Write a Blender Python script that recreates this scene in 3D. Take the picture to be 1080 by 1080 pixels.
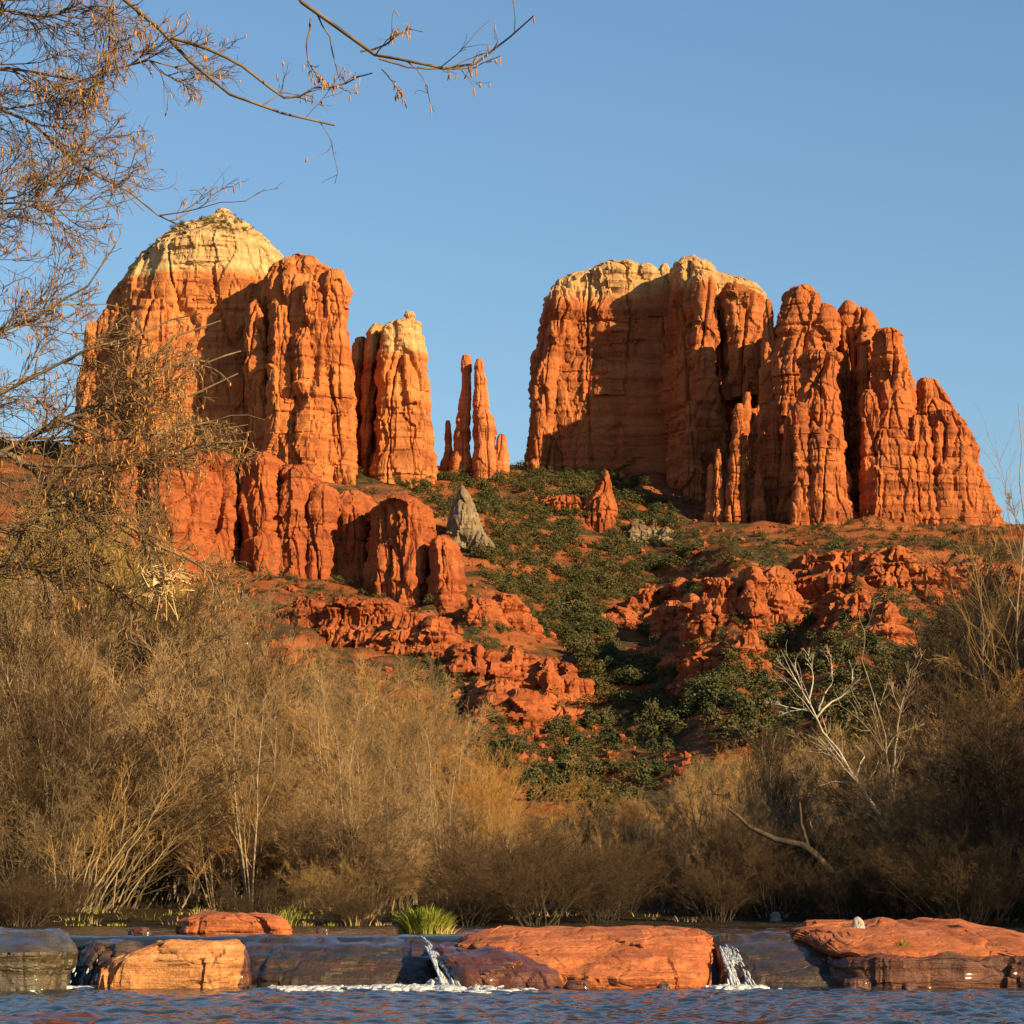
import bpy, math, random
import numpy as np
R_ = math.radians
for o in list(bpy.data.objects): bpy.data.objects.remove(o)
SC = bpy.context.scene
COL = SC.collection

# ---------------------------------------------------------------- camera, sky, sun
CAM_Z = 1.0; HOR = 960.0; F = 3000.0
cam = bpy.data.cameras.new('camera'); camo = bpy.data.objects.new('camera', cam); COL.objects.link(camo)
camo.location = (0, 0, CAM_Z); camo.rotation_euler = (R_(90), 0, 0)
cam.sensor_width = 36; cam.lens = 100; cam.shift_y = (HOR - 540) / 1080
cam.clip_start = .5; cam.clip_end = 40000
SC.camera = camo
SUN_AZ, SUN_EL = 50.0, 20.0          # degrees right of straight behind the camera, above the horizon
W = bpy.data.worlds.new('World'); SC.world = W; W.use_nodes = True
wn = W.node_tree; bg = wn.nodes['Background']
sky = wn.nodes.new('ShaderNodeTexSky'); sky.sky_type = 'NISHITA'; sky.sun_disc = False
sky.sun_elevation = R_(SUN_EL); sky.sun_rotation = R_(180 - SUN_AZ)
sky.altitude = 1300; sky.air_density = 1.5; sky.dust_density = 0.0; sky.ozone_density = 5.0
wn.links.new(sky.outputs[0], bg.inputs[0]); bg.inputs[1].default_value = .066
sl = bpy.data.lights.new('sun', 'SUN'); so = bpy.data.objects.new('sun', sl); COL.objects.link(so)
sl.energy = 5.0; sl.angle = R_(.5); sl.color = (1.0, .73, .38)
so.rotation_euler = (R_(90 - SUN_EL), 0, R_(SUN_AZ))
SC.view_settings.view_transform = 'Standard'; SC.view_settings.look = 'None'
SC.view_settings.gamma = 1; SC.view_settings.exposure = 1.03

# ---------------------------------------------------------------- helpers
def P(px, py, Y): return np.array([(px - 540) * Y / F, Y, CAM_Z + (HOR - py) * Y / F])

_pr = np.random.RandomState(7)
_perm = _pr.permutation(256).astype(np.int32); _perm = np.concatenate([_perm, _perm, _perm])
_g = _pr.randn(256, 3); _g /= np.linalg.norm(_g, axis=1)[:, None]
def perlin(x, y, z):
    x, y, z = np.broadcast_arrays(np.asarray(x, float), np.asarray(y, float), np.asarray(z, float))
    xi = np.floor(x).astype(int); yi = np.floor(y).astype(int); zi = np.floor(z).astype(int)
    xf, yf, zf = x - xi, y - yi, z - zi
    u, v, w = [t * t * t * (t * (t * 6 - 15) + 10) for t in (xf, yf, zf)]
    xi &= 255; yi &= 255; zi &= 255
    r = 0
    for dx in (0, 1):
        for dy in (0, 1):
            a = _perm[_perm[xi + dx] + yi + dy]
            for dz in (0, 1):
                g = _g[_perm[a + zi + dz] & 255]
                d = g[..., 0] * (xf - dx) + g[..., 1] * (yf - dy) + g[..., 2] * (zf - dz)
                r = r + d * (u if dx else 1 - u) * (v if dy else 1 - v) * (w if dz else 1 - w)
    return r * 1.5
def fbm(x, y, z, o=4):
    s = 0; a = 1
    for i in range(o):
        s = s + a * perlin(x * 2 ** i + 17 * i, y * 2 ** i + 5 * i, z * 2 ** i); a *= .5
    return s

_jit = _pr.rand(256, 3); _rv = _pr.rand(256) * 2 - 1
def cells(x, y, z, seed=0):
    """random value of the nearest jittered grid point: flat blocks with sharp joints"""
    x, y, z = x + seed * 7.3, y + seed * 3.1, z + seed * 1.7
    xi = np.floor(x).astype(int); yi = np.floor(y).astype(int); zi = np.floor(z).astype(int)
    xf, yf, zf = x - xi, y - yi, z - zi; xi &= 255; yi &= 255; zi &= 255
    best = np.full(x.shape, 9e9); val = np.zeros(x.shape)
    for dx in (-1, 0, 1):
        for dy in (-1, 0, 1):
            a = _perm[_perm[(xi + dx) & 255] + ((yi + dy) & 255)]
            for dz in (-1, 0, 1):
                h = _perm[a + ((zi + dz) & 255)] & 255
                j = _jit[h]; d = (dx + j[..., 0] - xf) ** 2 + (dy + j[..., 1] - yf) ** 2 + (dz + j[..., 2] - zf) ** 2
                m = d < best; best = np.where(m, d, best); val = np.where(m, _rv[h], val)
    return val
def mesh_of(name, V, faces, mats=(), smooth=True, midx=None):
    """V (N,3); faces: array (M,k) or list of such arrays"""
    if isinstance(faces, np.ndarray): faces = [faces]
    me = bpy.data.meshes.new(name)
    V = np.asarray(V, np.float32); me.vertices.add(len(V)); me.vertices.foreach_set('co', V.ravel())
    lv = np.concatenate([f.ravel() for f in faces]).astype(np.int32)
    cnt = np.concatenate([np.full(len(f), f.shape[1]) for f in faces])
    st = np.concatenate([[0], np.cumsum(cnt)[:-1]]).astype(np.int32)
    me.loops.add(len(lv)); me.loops.foreach_set('vertex_index', lv)
    me.polygons.add(len(cnt)); me.polygons.foreach_set('loop_start', st)
    me.polygons.foreach_set('use_smooth', np.full(len(cnt), smooth))
    for m in mats: me.materials.append(m)
    if midx is not None: me.polygons.foreach_set('material_index', np.asarray(midx, np.int32))
    me.update(calc_edges=True); me.validate()
    return me
def obj(name, me, parent=None, loc=None):
    o = bpy.data.objects.new(name, me); COL.objects.link(o)
    if parent is not None: o.parent = parent
    if loc is not None: o.location = loc
    return o
def empty(name, loc=(0, 0, 0)):
    o = bpy.data.objects.new(name, None); o.empty_display_size = .2; COL.objects.link(o); o.location = loc
    return o
def tag(o, label=None, cat=None, group=None, kind=None):
    if label: o['label'] = label
    if cat: o['category'] = cat
    if group: o['group'] = group
    if kind: o['kind'] = kind
    return o
def merge(parts):
    Vs, Fs, n = [], {}, 0
    for V, fl in parts:
        if isinstance(fl, np.ndarray): fl = [fl]
        for f in fl: Fs.setdefault(f.shape[1], []).append(f + n)
        Vs.append(V); n += len(V)
    return np.concatenate(Vs), [np.concatenate(v) for v in Fs.values()]
def gridfaces(nu, nv, wrap=False):
    """nu rows, nv columns"""
    i = np.arange(nu - 1)[:, None]; j = np.arange(nv if wrap else nv - 1)[None, :]
    a = i * nv + j; b = i * nv + (j + 1) % nv
    return np.stack([a, b, b + nv, a + nv], -1).reshape(-1, 4)

# ---------------------------------------------------------------- materials
def lin(r, g, b): return tuple(((c / 255) / 12.92 if c / 255 <= .04045 else ((c / 255 + .055) / 1.055) ** 2.4) for c in (r, g, b)) + (1,)
class NT:
    def __init__(s, name):
        s.m = bpy.data.materials.new(name); s.m.use_nodes = True; s.t = s.m.node_tree
        s.b = s.t.nodes['Principled BSDF']; s.geo = None
    def n(s, ty, **k):
        x = s.t.nodes.new(ty)
        for a, v in k.items(): setattr(x, a, v)
        return x
    def l(s, a, b): s.t.links.new(a, b)
    def pos(s):
        if not s.geo: s.geo = s.n('ShaderNodeNewGeometry')
        return s.geo.outputs['Position']
    def opos(s):
        return s.n('ShaderNodeTexCoord').outputs['Object']
    def scaled(s, v, sc):
        x = s.n('ShaderNodeVectorMath', operation='MULTIPLY'); s.l(v, x.inputs[0]); x.inputs[1].default_value = sc; return x.outputs[0]
    def noise(s, v, scale=1, detail=4, rough=.55, dist=0):
        x = s.n('ShaderNodeTexNoise'); s.l(v, x.inputs['Vector']); x.inputs['Scale'].default_value = scale
        x.inputs['Detail'].default_value = detail; x.inputs['Roughness'].default_value = rough; x.inputs['Distortion'].default_value = dist
        return x.outputs['Fac']
    def ramp(s, f, stops):
        x = s.n('ShaderNodeValToRGB'); e = x.color_ramp.elements
        while len(e) < len(stops): e.new(.5)
        for i, (p, c) in enumerate(stops):
            e[i].position = p; e[i].color = c if len(c) == 4 else tuple(c) + (1,)
        s.l(f, x.inputs[0]); return x.outputs[0]
    def mrange(s, f, a, b, c=0, d=1):
        x = s.n('ShaderNodeMapRange'); s.l(f, x.inputs[0])
        for i, v in enumerate((a, b, c, d)): x.inputs[1 + i].default_value = v
        return x.outputs[0]
    def math(s, op, a, b):
        x = s.n('ShaderNodeMath', operation=op)
        for i, v in enumerate((a, b)):
            if isinstance(v, (int, float)): x.inputs[i].default_value = v
            else: s.l(v, x.inputs[i])
        return x.outputs[0]
    def mix(s, f, a, b, bt='MIX'):
        x = s.n('ShaderNodeMix', data_type='RGBA', blend_type=bt)
        for i, v in ((0, f), (6, a), (7, b)):
            if isinstance(v, (int, float)): x.inputs[i].default_value = v
            elif isinstance(v, tuple): x.inputs[i].default_value = v if len(v) == 4 else v + (1,)
            else: s.l(v, x.inputs[i])
        return x.outputs[2]
    def sep(s, v):
        x = s.n('ShaderNodeSeparateXYZ'); s.l(v, x.inputs[0]); return x.outputs
    def bump(s, h, strength=.5, dist=.1):
        x = s.n('ShaderNodeBump'); s.l(h, x.inputs['Height']); x.inputs['Strength'].default_value = strength; x.inputs['Distance'].default_value = dist
        s.l(x.outputs[0], s.b.inputs['Normal'])
    def out(s, color, rough=.85, spec=.2):
        if isinstance(color, tuple): s.b.inputs['Base Color'].default_value = color if len(color) == 4 else color + (1,)
        else: s.l(color, s.b.inputs['Base Color'])
        if isinstance(rough, (int, float)): s.b.inputs['Roughness'].default_value = rough
        else: s.l(rough, s.b.inputs['Roughness'])
        s.b.inputs['Specular IOR Level'].default_value = spec
        return s.m

def rock_mat(name, zc=None, dark=(.22, .060, .021), mid=(.39, .120, .037), light=(.50, .175, .056), cream=(.60, .40, .19), u=1.0, blend=3.0, streak=.4):
    t = NT(name); p = t.pos()
    warp = t.noise(p, .02 / u, 3)
    st = t.noise(t.scaled(p, (.004 / u, .004 / u, .16 / u)), 1, 5, .65, .3)
    big = t.noise(p, .035 / u, 4)
    f = t.math('ADD', t.math('MULTIPLY', st, .65), t.math('MULTIPLY', big, .35))
    c = t.ramp(f, [(.34, dark), (.48, mid), (.62, light), (.75, mid)])
    if zc is not None:
        z = t.sep(p)[2]
        zz = t.math('ADD', z, t.math('MULTIPLY', t.math('SUBTRACT', warp, .5), blend * 6))
        cr = t.ramp(st, [(.35, tuple(x * .72 for x in cream)), (.5, cream), (.66, (cream[0] * 1.08, cream[1] * 1.12, cream[2] * 1.2))])
        c = t.mix(t.mrange(zz, zc - blend, zc + blend), c, cr)
    vs = t.noise(t.scaled(p, (.22 / u, .22 / u, .014 / u)), 1, 4, .6)      # desert varnish streaks
    c = t.mix(t.mrange(vs, .5, .72, 0, streak), c, (.085, .032, .02), 'MIX')
    gr = t.noise(p, 1.1 / u, 5, .7)
    c = t.mix(1.0, c, t.ramp(gr, [(.25, (.72, .72, .72)), (.75, (1.2, 1.2, 1.2))]), 'MULTIPLY')
    h = t.math('ADD', t.noise(t.scaled(p, (.5 / u, .5 / u, .9 / u)), 1, 6, .65), t.math('MULTIPLY', t.noise(t.scaled(p, (.03 / u, .03 / u, 1.1 / u)), 1, 3, .6), .6))
    vo = t.n('ShaderNodeTexVoronoi', feature='DISTANCE_TO_EDGE'); wv = t.n('ShaderNodeVectorMath', operation='ADD')
    nv = t.n('ShaderNodeTexNoise'); t.l(p, nv.inputs['Vector']); nv.inputs['Scale'].default_value = .12 / u; t.l(t.scaled(nv.outputs['Color'], (5 * u, 5 * u, 8 * u)), wv.inputs[0]); t.l(p, wv.inputs[1])
    t.l(t.scaled(wv.outputs[0], (.15 / u, .15 / u, .025 / u)), vo.inputs['Vector']); vo.inputs['Scale'].default_value = 1
    h = t.math('ADD', h, t.mrange(vo.outputs['Distance'], 0, .06, 0, .45))
    t.bump(h, .55, 1.0 * u)
    return t.out(c, .9, .15)

def soil_mat():
    t = NT('red_soil'); p = t.pos()
    a = t.noise(p, .05, 6, .65); b = t.noise(p, .35, 5, .7); k = t.noise(p, .012, 4, .6)
    st = t.noise(t.scaled(p, (.006, .006, .22)), 1, 4, .6, .2)
    red = t.ramp(st, [(.35, (.20, .060, .024)), (.5, (.36, .108, .036)), (.66, (.44, .155, .06))])
    red = t.mix(t.mrange(b, .5, .75), red, (.30, .13, .06))
    scrub = t.ramp(b, [(.3, (.045, .038, .016)), (.55, (.10, .078, .034)), (.75, (.20, .125, .06))])
    m = t.math('ADD', t.math('MULTIPLY', a, .6), t.math('MULTIPLY', k, .4))
    nz = t.sep(t.geo.outputs['Normal'])[2]
    m = t.math('ADD', m, t.mrange(nz, .75, .98, -.12, .06))
    c = t.mix(t.mrange(m, .44, .56), red, scrub)
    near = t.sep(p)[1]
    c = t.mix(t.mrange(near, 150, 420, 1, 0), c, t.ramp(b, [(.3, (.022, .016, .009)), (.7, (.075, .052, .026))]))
    t.bump(t.math('ADD', b, t.noise(p, 1.3, 5, .7)), 1.0, 1.6)
    return t.out(c, .95, .1)
def plain(name, c1, c2, scale=3, rough=.8, spec=.2, obj=True, trans=0):
    t = NT(name); v = t.opos() if obj else t.pos()
    f = t.noise(v, scale, 4, .6)
    c = t.ramp(f, [(.3, c1), (.7, c2)])
    rnd = t.n('ShaderNodeObjectInfo').outputs['Random']
    c = t.mix(1.0, c, t.ramp(rnd, [(0, (.78, .80, .80)), (1, (1.22, 1.16, 1.12))]), 'MULTIPLY')
    return t.out(c, rough, spec)
M = {}
M['bark_grey'] = plain('grey_bark', (.10, .075, .045), (.25, .19, .12), 4)
M['bark_pale'] = plain('pale_bark', (.17, .125, .08), (.38, .30, .20), 5)
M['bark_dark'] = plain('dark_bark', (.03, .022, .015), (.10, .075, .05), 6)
M['bark_white'] = plain('white_bark', (.24, .20, .15), (.60, .54, .44), 3)
M['twig_straw'] = plain('straw_twigs', (.235, .138, .050), (.385, .240, .092), 1.2)
M['twig_grey'] = plain('grey_twigs', (.19, .120, .060), (.31, .210, .110), 1.2)
M['twig_olive'] = plain('olive_twigs', (.245, .165, .042), (.39, .275, .08), 1.2)
M['twig_orange'] = plain('orange_twigs', (.27, .135, .035), (.40, .22, .06), 1.2)
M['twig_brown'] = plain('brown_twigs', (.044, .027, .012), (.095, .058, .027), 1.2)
def juniper_mat():
    t = NT('juniper_foliage'); p = t.pos(); f = t.noise(p, .8, 4, .6)
    c = t.ramp(f, [(.3, (.028, .036, .011)), (.7, (.085, .090, .028))])
    c = t.mix(t.mrange(t.noise(p, .075, 3, .6), .45, .66), c, t.ramp(f, [(.3, (.055, .050, .016)), (.7, (.15, .125, .042))]))
    return t.out(c, .8, .2)
M['juniper'] = juniper_mat()
M['juniper_dull'] = plain('dull_foliage', (.055, .055, .022), (.12, .105, .045), .8, .8)
M['catkin'] = plain('dry_catkin', (.16, .075, .022), (.46, .24, .07), 30, .7)
M['dryleaf'] = plain('dry_leaf', (.30, .20, .08), (.60, .45, .24), 12, .7)
M['fore_bark'] = plain('alder_bark', (.10, .07, .04), (.27, .20, .12), 9)
M['grass_green'] = plain('green_blades', (.08, .11, .012), (.28, .29, .04), 3, .6)
M['grass_dry'] = plain('dry_blades', (.26, .18, .07), (.46, .34, .15), 3, .8)

# ---------------------------------------------------------------- terrain
COLS = {
 -250: [(300, 935), (500, 880), (700, 790), (850, 700), (950, 640), (1010, 600), (1080, 530), (1200, 480), (1330, 455)],
 60:   [(300, 935), (500, 880), (700, 790), (850, 700), (950, 640), (1010, 610), (1060, 530), (1200, 490), (1330, 465)],
 250:  [(300, 935), (500, 885), (700, 795), (850, 700), (950, 640), (1005, 612), (1050, 520), (1180, 492), (1330, 480)],
 400:  [(300, 935), (500, 888), (700, 805), (850, 715), (950, 655), (1010, 632), (1055, 575), (1100, 528), (1220, 508), (1330, 495)],
 500:  [(300, 937), (500, 890), (700, 815), (800, 760), (900, 700), (980, 645), (1040, 605), (1100, 563), (1180, 520), (1260, 500), (1330, 492)],
 600:  [(300, 938), (500, 893), (650, 845), (750, 803), (850, 760), (900, 738), (980, 700), (1060, 630), (1150, 560), (1230, 512), (1290, 497), (1330, 496)],
 690:  [(300, 938), (500, 893), (650, 848), (750, 800), (850, 758), (950, 714), (1050, 656), (1130, 590), (1200, 537), (1270, 505), (1330, 500)],
 775:  [(300, 937), (500, 890), (650, 825), (750, 762), (850, 700), (950, 640), (1040, 592), (1110, 573), (1180, 553), (1330, 530)],
 830:  [(300, 937), (500, 890), (650, 826), (750, 772), (850, 722), (950, 672), (1040, 616), (1110, 578), (1180, 556), (1330, 530)],
 905:  [(300, 935), (500, 885), (650, 805), (750, 738), (850, 678), (950, 625), (1040, 585), (1120, 566), (1180, 556), (1330, 545)],
 985:  [(300, 935), (500, 885), (650, 808), (750, 750), (850, 702), (950, 648), (1050, 596), (1120, 569), (1180, 556), (1330, 545)],
 1100: [(300, 933), (500, 880), (650, 800), (800, 710), (950, 630), (1060, 580), (1120, 566), (1200, 558), (1330, 560)],
 1300: [(300, 935), (500, 885), (650, 820), (800, 740), (950, 660), (1060, 620), (1200, 600), (1330, 600)],
}
_ck = sorted(COLS); _yk = np.arange(300, 1331, 10.0)
_tab = np.array([np.interp(_yk, *np.array(COLS[k], float).T) for k in _ck])
for _ in range(2): _tab[:, 1:-1] = (_tab[:, :-2] + 2 * _tab[:, 1:-1] + _tab[:, 2:]) / 4
def sstep(t): t = np.clip(t, 0, 1); return t * t * (3 - 2 * t)
def ground(x, Y, detail=True):
    x = np.asarray(x, float); Y = np.asarray(Y, float); x, Y = np.broadcast_arrays(x, Y)
    Yc = np.clip(Y, 300, 1330); px = np.clip(540 + x * F / Yc, _ck[0], _ck[-1])
    ci = np.clip(np.searchsorted(_ck, px) - 1, 0, len(_ck) - 2)
    k0 = np.array(_ck)[ci]; k1 = np.array(_ck)[ci + 1]; t = sstep((px - k0) / (k1 - k0)) * .5 + .5 * (px - k0) / (k1 - k0)
    fi = np.clip((Yc - 300) / 10, 0, len(_yk) - 1.001); yi = fi.astype(int); yf = fi - yi
    def row(c): return _tab[c, yi] * (1 - yf) + _tab[c, yi + 1] * yf
    py = row(ci) * (1 - t) + row(ci + 1) * t
    z = CAM_Z + (HOR - py) * Yc / F
    z = np.where(Y > 1330, np.maximum(z - (Y - 1330) * .32, -5), z)
    # near ground: creek bed, ledge, far bank
    zn = np.interp(Y, [0, 36.8, 38.5, 50, 56, 64, 90, 150, 300], [-.6, -.6, .3, .35, .56, .95, 1.15, 1.7, 3.4])
    lb = sstep((-5.4 - x) / 1.2) * sstep((22.5 - Y) / 1.5)
    zn = np.maximum(zn, -.6 + lb * 1.4)
    zn = np.maximum(zn, -.6 + 2.2 * sstep((np.abs(x) - 17) / 10))
    z = np.where(Y < 300, zn, z)
    if detail:
        a = sstep((Y - 330) / 200)
        z = z + a * (fbm(x / 70, Y / 70, 0, 4) * 5.0 + 3.0 * np.maximum(0, perlin(x / 26 + 9, Y / 26, 3)) )
        # broken rock steps that come and go along the contour
        st = z / 11.0 + 1.1 * perlin(x / 75, Y / 75, 8) + .4 * perlin(x / 24, Y / 24, 2); fr = st - np.floor(st)
        z = z + a * 5.0 * (sstep((fr - .6) / .25) - fr) * sstep((perlin(x / 55 + 4, Y / 55, 1) + .1) / .35)
        z = z + a * 2.6 * np.abs(perlin(x / 18, Y / 30, 11))
        z = z + a * fbm(x / 9, Y / 9, 5, 3) * 1.0
        z = z + (1 - a) * .12 * sstep((Y - 58) / 8) * fbm(x / 3, Y / 3, 2, 3)
    return z
def ground_hit(px, py, y0=330, y1=1325):
    Y = np.arange(y0, y1, 4.0); g = ground((px - 540) * Y / F, Y)
    ray = CAM_Z + (HOR - py) * Y / F
    k = np.nonzero(g >= ray)[0]
    if len(k) == 0: return None
    return float(Y[k[0]])
ys = np.concatenate([np.arange(-60, 30, 6), np.arange(30, 70, 1.0), np.arange(70, 330, 6), np.arange(330, 1340, 2.6), np.arange(1340, 1500, 8), [1600, 2000, 3000, 6000, 15000, 30000]])
tx = np.concatenate([[-30000, -8000, -3000, -1500, -900, -600], np.arange(-420, 420.1, 2.6), [600, 900, 1500, 3000, 8000, 30000]])
near = np.clip((ys - 20) / 330, 0.05, 1)
X2 = np.tile(tx, (len(ys), 1)); core = np.abs(tx) <= 421
X2[:, core] = tx[core][None] * near[:, None]
Y2 = np.repeat(ys[:, None], len(tx), 1)
Z2 = ground(X2, Y2)
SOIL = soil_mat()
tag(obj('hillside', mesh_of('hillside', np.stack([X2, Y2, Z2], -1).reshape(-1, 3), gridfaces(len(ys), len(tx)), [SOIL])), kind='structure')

# ---------------------------------------------------------------- rock builder
def rock(levels, Y, b, seed=0, u=1.0, res=1.0, p=2.6, flute=1., crack=1., strata=1., lump=1., block=1., cap=.18, base=None, bpow=.55):
    """levels: (py, pxL, pxR[, depth factor[, y offset m]]) from top to bottom, seen at depth Y; b = half depth at the widest. Returns V, F (world)."""
    L = [tuple(l) + (None, 0.)[len(l) - 3:] if len(l) < 5 else l for l in levels]
    if u >= .5 and Y > 900: res *= .78
    amax = max((l[2] - l[1]) / 2 for l in L)
    zz = np.array([CAM_Z + (HOR - l[0]) * Y / F for l in L]); xl = np.array([(l[1] - 540) * Y / F for l in L]); xr = np.array([(l[2] - 540) * Y / F for l in L])
    bf = np.array([l[3] if l[3] is not None else ((l[2] - l[1]) / 2 / amax) ** bpow for l in L]); yo = np.array([l[4] for l in L], float)
    if base is not None and base < zz[-1]:
        zz = np.append(zz, base); xl = np.append(xl, xl[-1]); xr = np.append(xr, xr[-1]); bf = np.append(bf, bf[-1]); yo = np.append(yo, yo[-1])
    nz = max(6, int((zz[0] - zz[-1]) / res)); z = np.linspace(zz[0], zz[-1], nz)
    o = np.argsort(zz); I = lambda a: np.interp(z, zz[o], a[o])
    XL, XR, B, YO = I(xl), I(xr), I(bf) * b, I(yo)
    A = (XR - XL) / 2; Cx = (XR + XL) / 2
    am = A.max(); nt = int(np.clip(2 * math.pi * (am + b) / 2 / res, 24, 520))
    th = np.linspace(0, 2 * math.pi, nt, endpoint=False)
    ct, st_ = np.cos(th), np.sin(th); ex = 2 / p
    sx = np.sign(ct) * np.abs(ct) ** ex; sy = np.sign(st_) * np.abs(st_) ** ex
    # cap rows, shrinking to the middle
    ks = [0.04, .3, .55, .75, .9]
    Sc = np.array(ks + [1.0] * nz); capz = cap * A[0]
    zc = np.array([z[0] + capz * (1 - k * k) for k in ks]); zall = np.concatenate([zc, z])
    ext = lambda a: np.concatenate([[a[0]] * len(ks), a])
    Aa, Ba, Ca, Yo = ext(A) * Sc, ext(B) * Sc, ext(Cx), ext(YO)
    X = Ca[:, None] + Aa[:, None] * sx; Yy = Y + Yo[:, None] + Ba[:, None] * sy; Z = np.repeat(zall[:, None], nt, 1)
    s = seed * 13.7
    q = lambda l, lz, k=0: perlin(X / (l * u) + s + k, Yy / (l * u) + k * 3.1, Z / (lz * u) + s)
    wx, wy, wz = X / u + 1.6 * q(12, 16, 31), Yy / u + 1.6 * q(12, 16, 33), Z / u + 2.5 * q(14, 30, 35)
    d = 1.5 * flute * q(30, 90, 1) + .9 * flute * q(12, 60, 2)
    d += block * (1.7 * cells(wx / 13, wy / 13, wz / 42, seed % 17) + .85 * cells(wx / 6, wy / 6, wz / 15, seed % 13 + 3) + .40 * cells(wx / 2.8, wy / 2.8, wz / 5, seed % 11 + 5))
    d -= 2.6 * crack * np.exp(-(q(16, 110, 4) / .04) ** 2) + 1.2 * crack * np.exp(-(q(8, 46, 6) / .045) ** 2)
    d += strata * (.55 * np.tanh(7 * perlin(X / (140 * u), Yy / (140 * u), Z / (9 * u))) + .25 * np.tanh(5 * perlin(X / (70 * u) + 3, Yy / (70 * u), Z / (2.4 * u) + 7)))
    d -= strata * .7 * np.exp(-(perlin(X / (90 * u), Yy / (90 * u) + 5, Z / (11 * u) + 3) / .035) ** 2)
    d += lump * (.25 * q(9, 12, 10) + .14 * q(3.5, 5, 12) + .12 * q(1.7, 2, 14))
    d *= u
    mw = np.minimum(np.minimum(Aa, Ba) / (6 * u), 1)[:, None]      # thin necks get less relief
    d = d * mw
    nx = ct * Ba[:, None]; ny = st_ * Aa[:, None]; nn = np.sqrt(nx ** 2 + ny ** 2) + 1e-6
    X = X + d * nx / nn; Yy = Yy + d * ny / nn
    top = (np.arange(len(zall)) <= len(ks) + 2)
    Z = Z + np.where(top[:, None], u * lump * 1.4 * fbm(X / (7 * u) + s, Yy / (7 * u), Z * 0 + s, 3) * mw, u * .35 * lump * perlin(X / (3 * u), Yy / (3 * u), Z / (3 * u)))
    V = np.stack([X, Yy, Z], -1).reshape(-1, 3)
    Fc = gridfaces(len(zall), nt, True)[:, ::-1]
    # close the middle of the cap
    V = np.vstack([V, V[:nt].mean(0)]); n = len(V) - 1
    j = np.arange(nt); tri = np.stack([np.full(nt, n), j, (j + 1) % nt], 1)
    return V, [Fc, tri]
def rocks(name, parts, mat, parent=None):
    V, Fs = merge(parts); o = obj(name, mesh_of(name, V, Fs, [mat], smooth=True), parent)
    try: o.data.set_sharp_from_angle(angle=R_(24))
    except Exception: pass
    return o

RED = rock_mat('red_sandstone', dark=(.20, .056, .021), mid=(.38, .113, .036), light=(.48, .165, .053), streak=.5)
RED2 = rock_mat('deep_red_sandstone', dark=(.19, .044, .015), mid=(.30, .080, .027), light=(.39, .120, .039), streak=.4)
DOME = rock_mat('banded_dome_sandstone', zc=273, blend=1.6, cream=(.54,.345,.155), mid=(.45, .155, .048), light=(.55, .215, .07))
BUT2 = rock_mat('banded_butte_sandstone', zc=236, blend=1.8, cream=(.50,.30,.125), mid=(.45, .155, .048), light=(.55, .215, .07))
BUTR = rock_mat('banded_mesa_sandstone', zc=281, blend=3.5, cream=(.50,.30,.13), dark=(.21, .058, .022), mid=(.37, .118, .038), light=(.46, .170, .058))
GREYR = rock_mat('grey_limestone', dark=(.12, .08, .045), mid=(.20, .145, .085), light=(.30, .225, .14), streak=.35)

def front(levels, Yc, b):
    """levels whose heights were read off the front face: bring them back to the axis of the rock"""
    return [(HOR - (HOR - l[0]) * (Yc - b * l[3]) / Yc,) + tuple(l[1:]) for l in levels]
# --- domed butte on the left
b1 = empty('domed_butte', P(210, 500, 1290)); inv = lambda e: None
tag(b1, 'tall round-topped butte at left with a cream domed cap over orange cliffs', 'butte')
def child(o, e):
    o.parent = e; o.matrix_parent_inverse = __import__('mathutils').Matrix.Translation(e.location).inverted(); return o
child(rocks('dome', [
    rock(front([(247, 165, 295, .92), (249, 157, 305, .97), (253, 153, 309, .99), (258, 149, 313, 1.0), (268, 142, 318, 1.0), (280, 133, 322, 1.0), (290, 126, 329, 1.0), (302, 120, 335, 1.01), (320, 112, 342, 1.01), (340, 102, 348, 1.02), (380, 87, 352, 1.04), (440, 80, 358, 1.06), (520, 66, 366, 1.1)], 1268, 58), 1268, 58, 1, flute=.6, crack=.9, lump=.7, strata=.9, block=.75, base=120, p=2.7, res=.95, cap=.02),
    rock([(330, 104, 128), (345, 96, 134), (380, 88, 140), (440, 82, 146), (520, 76, 150)], 1230, 14, 2, base=130),
    rock([(318, 150, 176), (335, 144, 182), (380, 140, 186), (520, 134, 192)], 1213, 8, 3, base=130),
    ], DOME), b1)
child(rocks('cap', [rock(front([(220, 233, 240, .10), (223, 227, 249, .20), (228, 212, 264, .40), (231, 192, 273, .52), (235, 180, 280, .64), (237, 175, 286, .72), (241, 168, 292, .82), (243, 163, 298, .88), (250, 156, 305, .93)], 1268, 62), 1268, 62, 201, u=.6, res=.7, strata=3.0, block=.9, flute=.7, crack=.8, lump=1.0, p=2.4, base=255, cap=.1)], DOME), b1)
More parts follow.
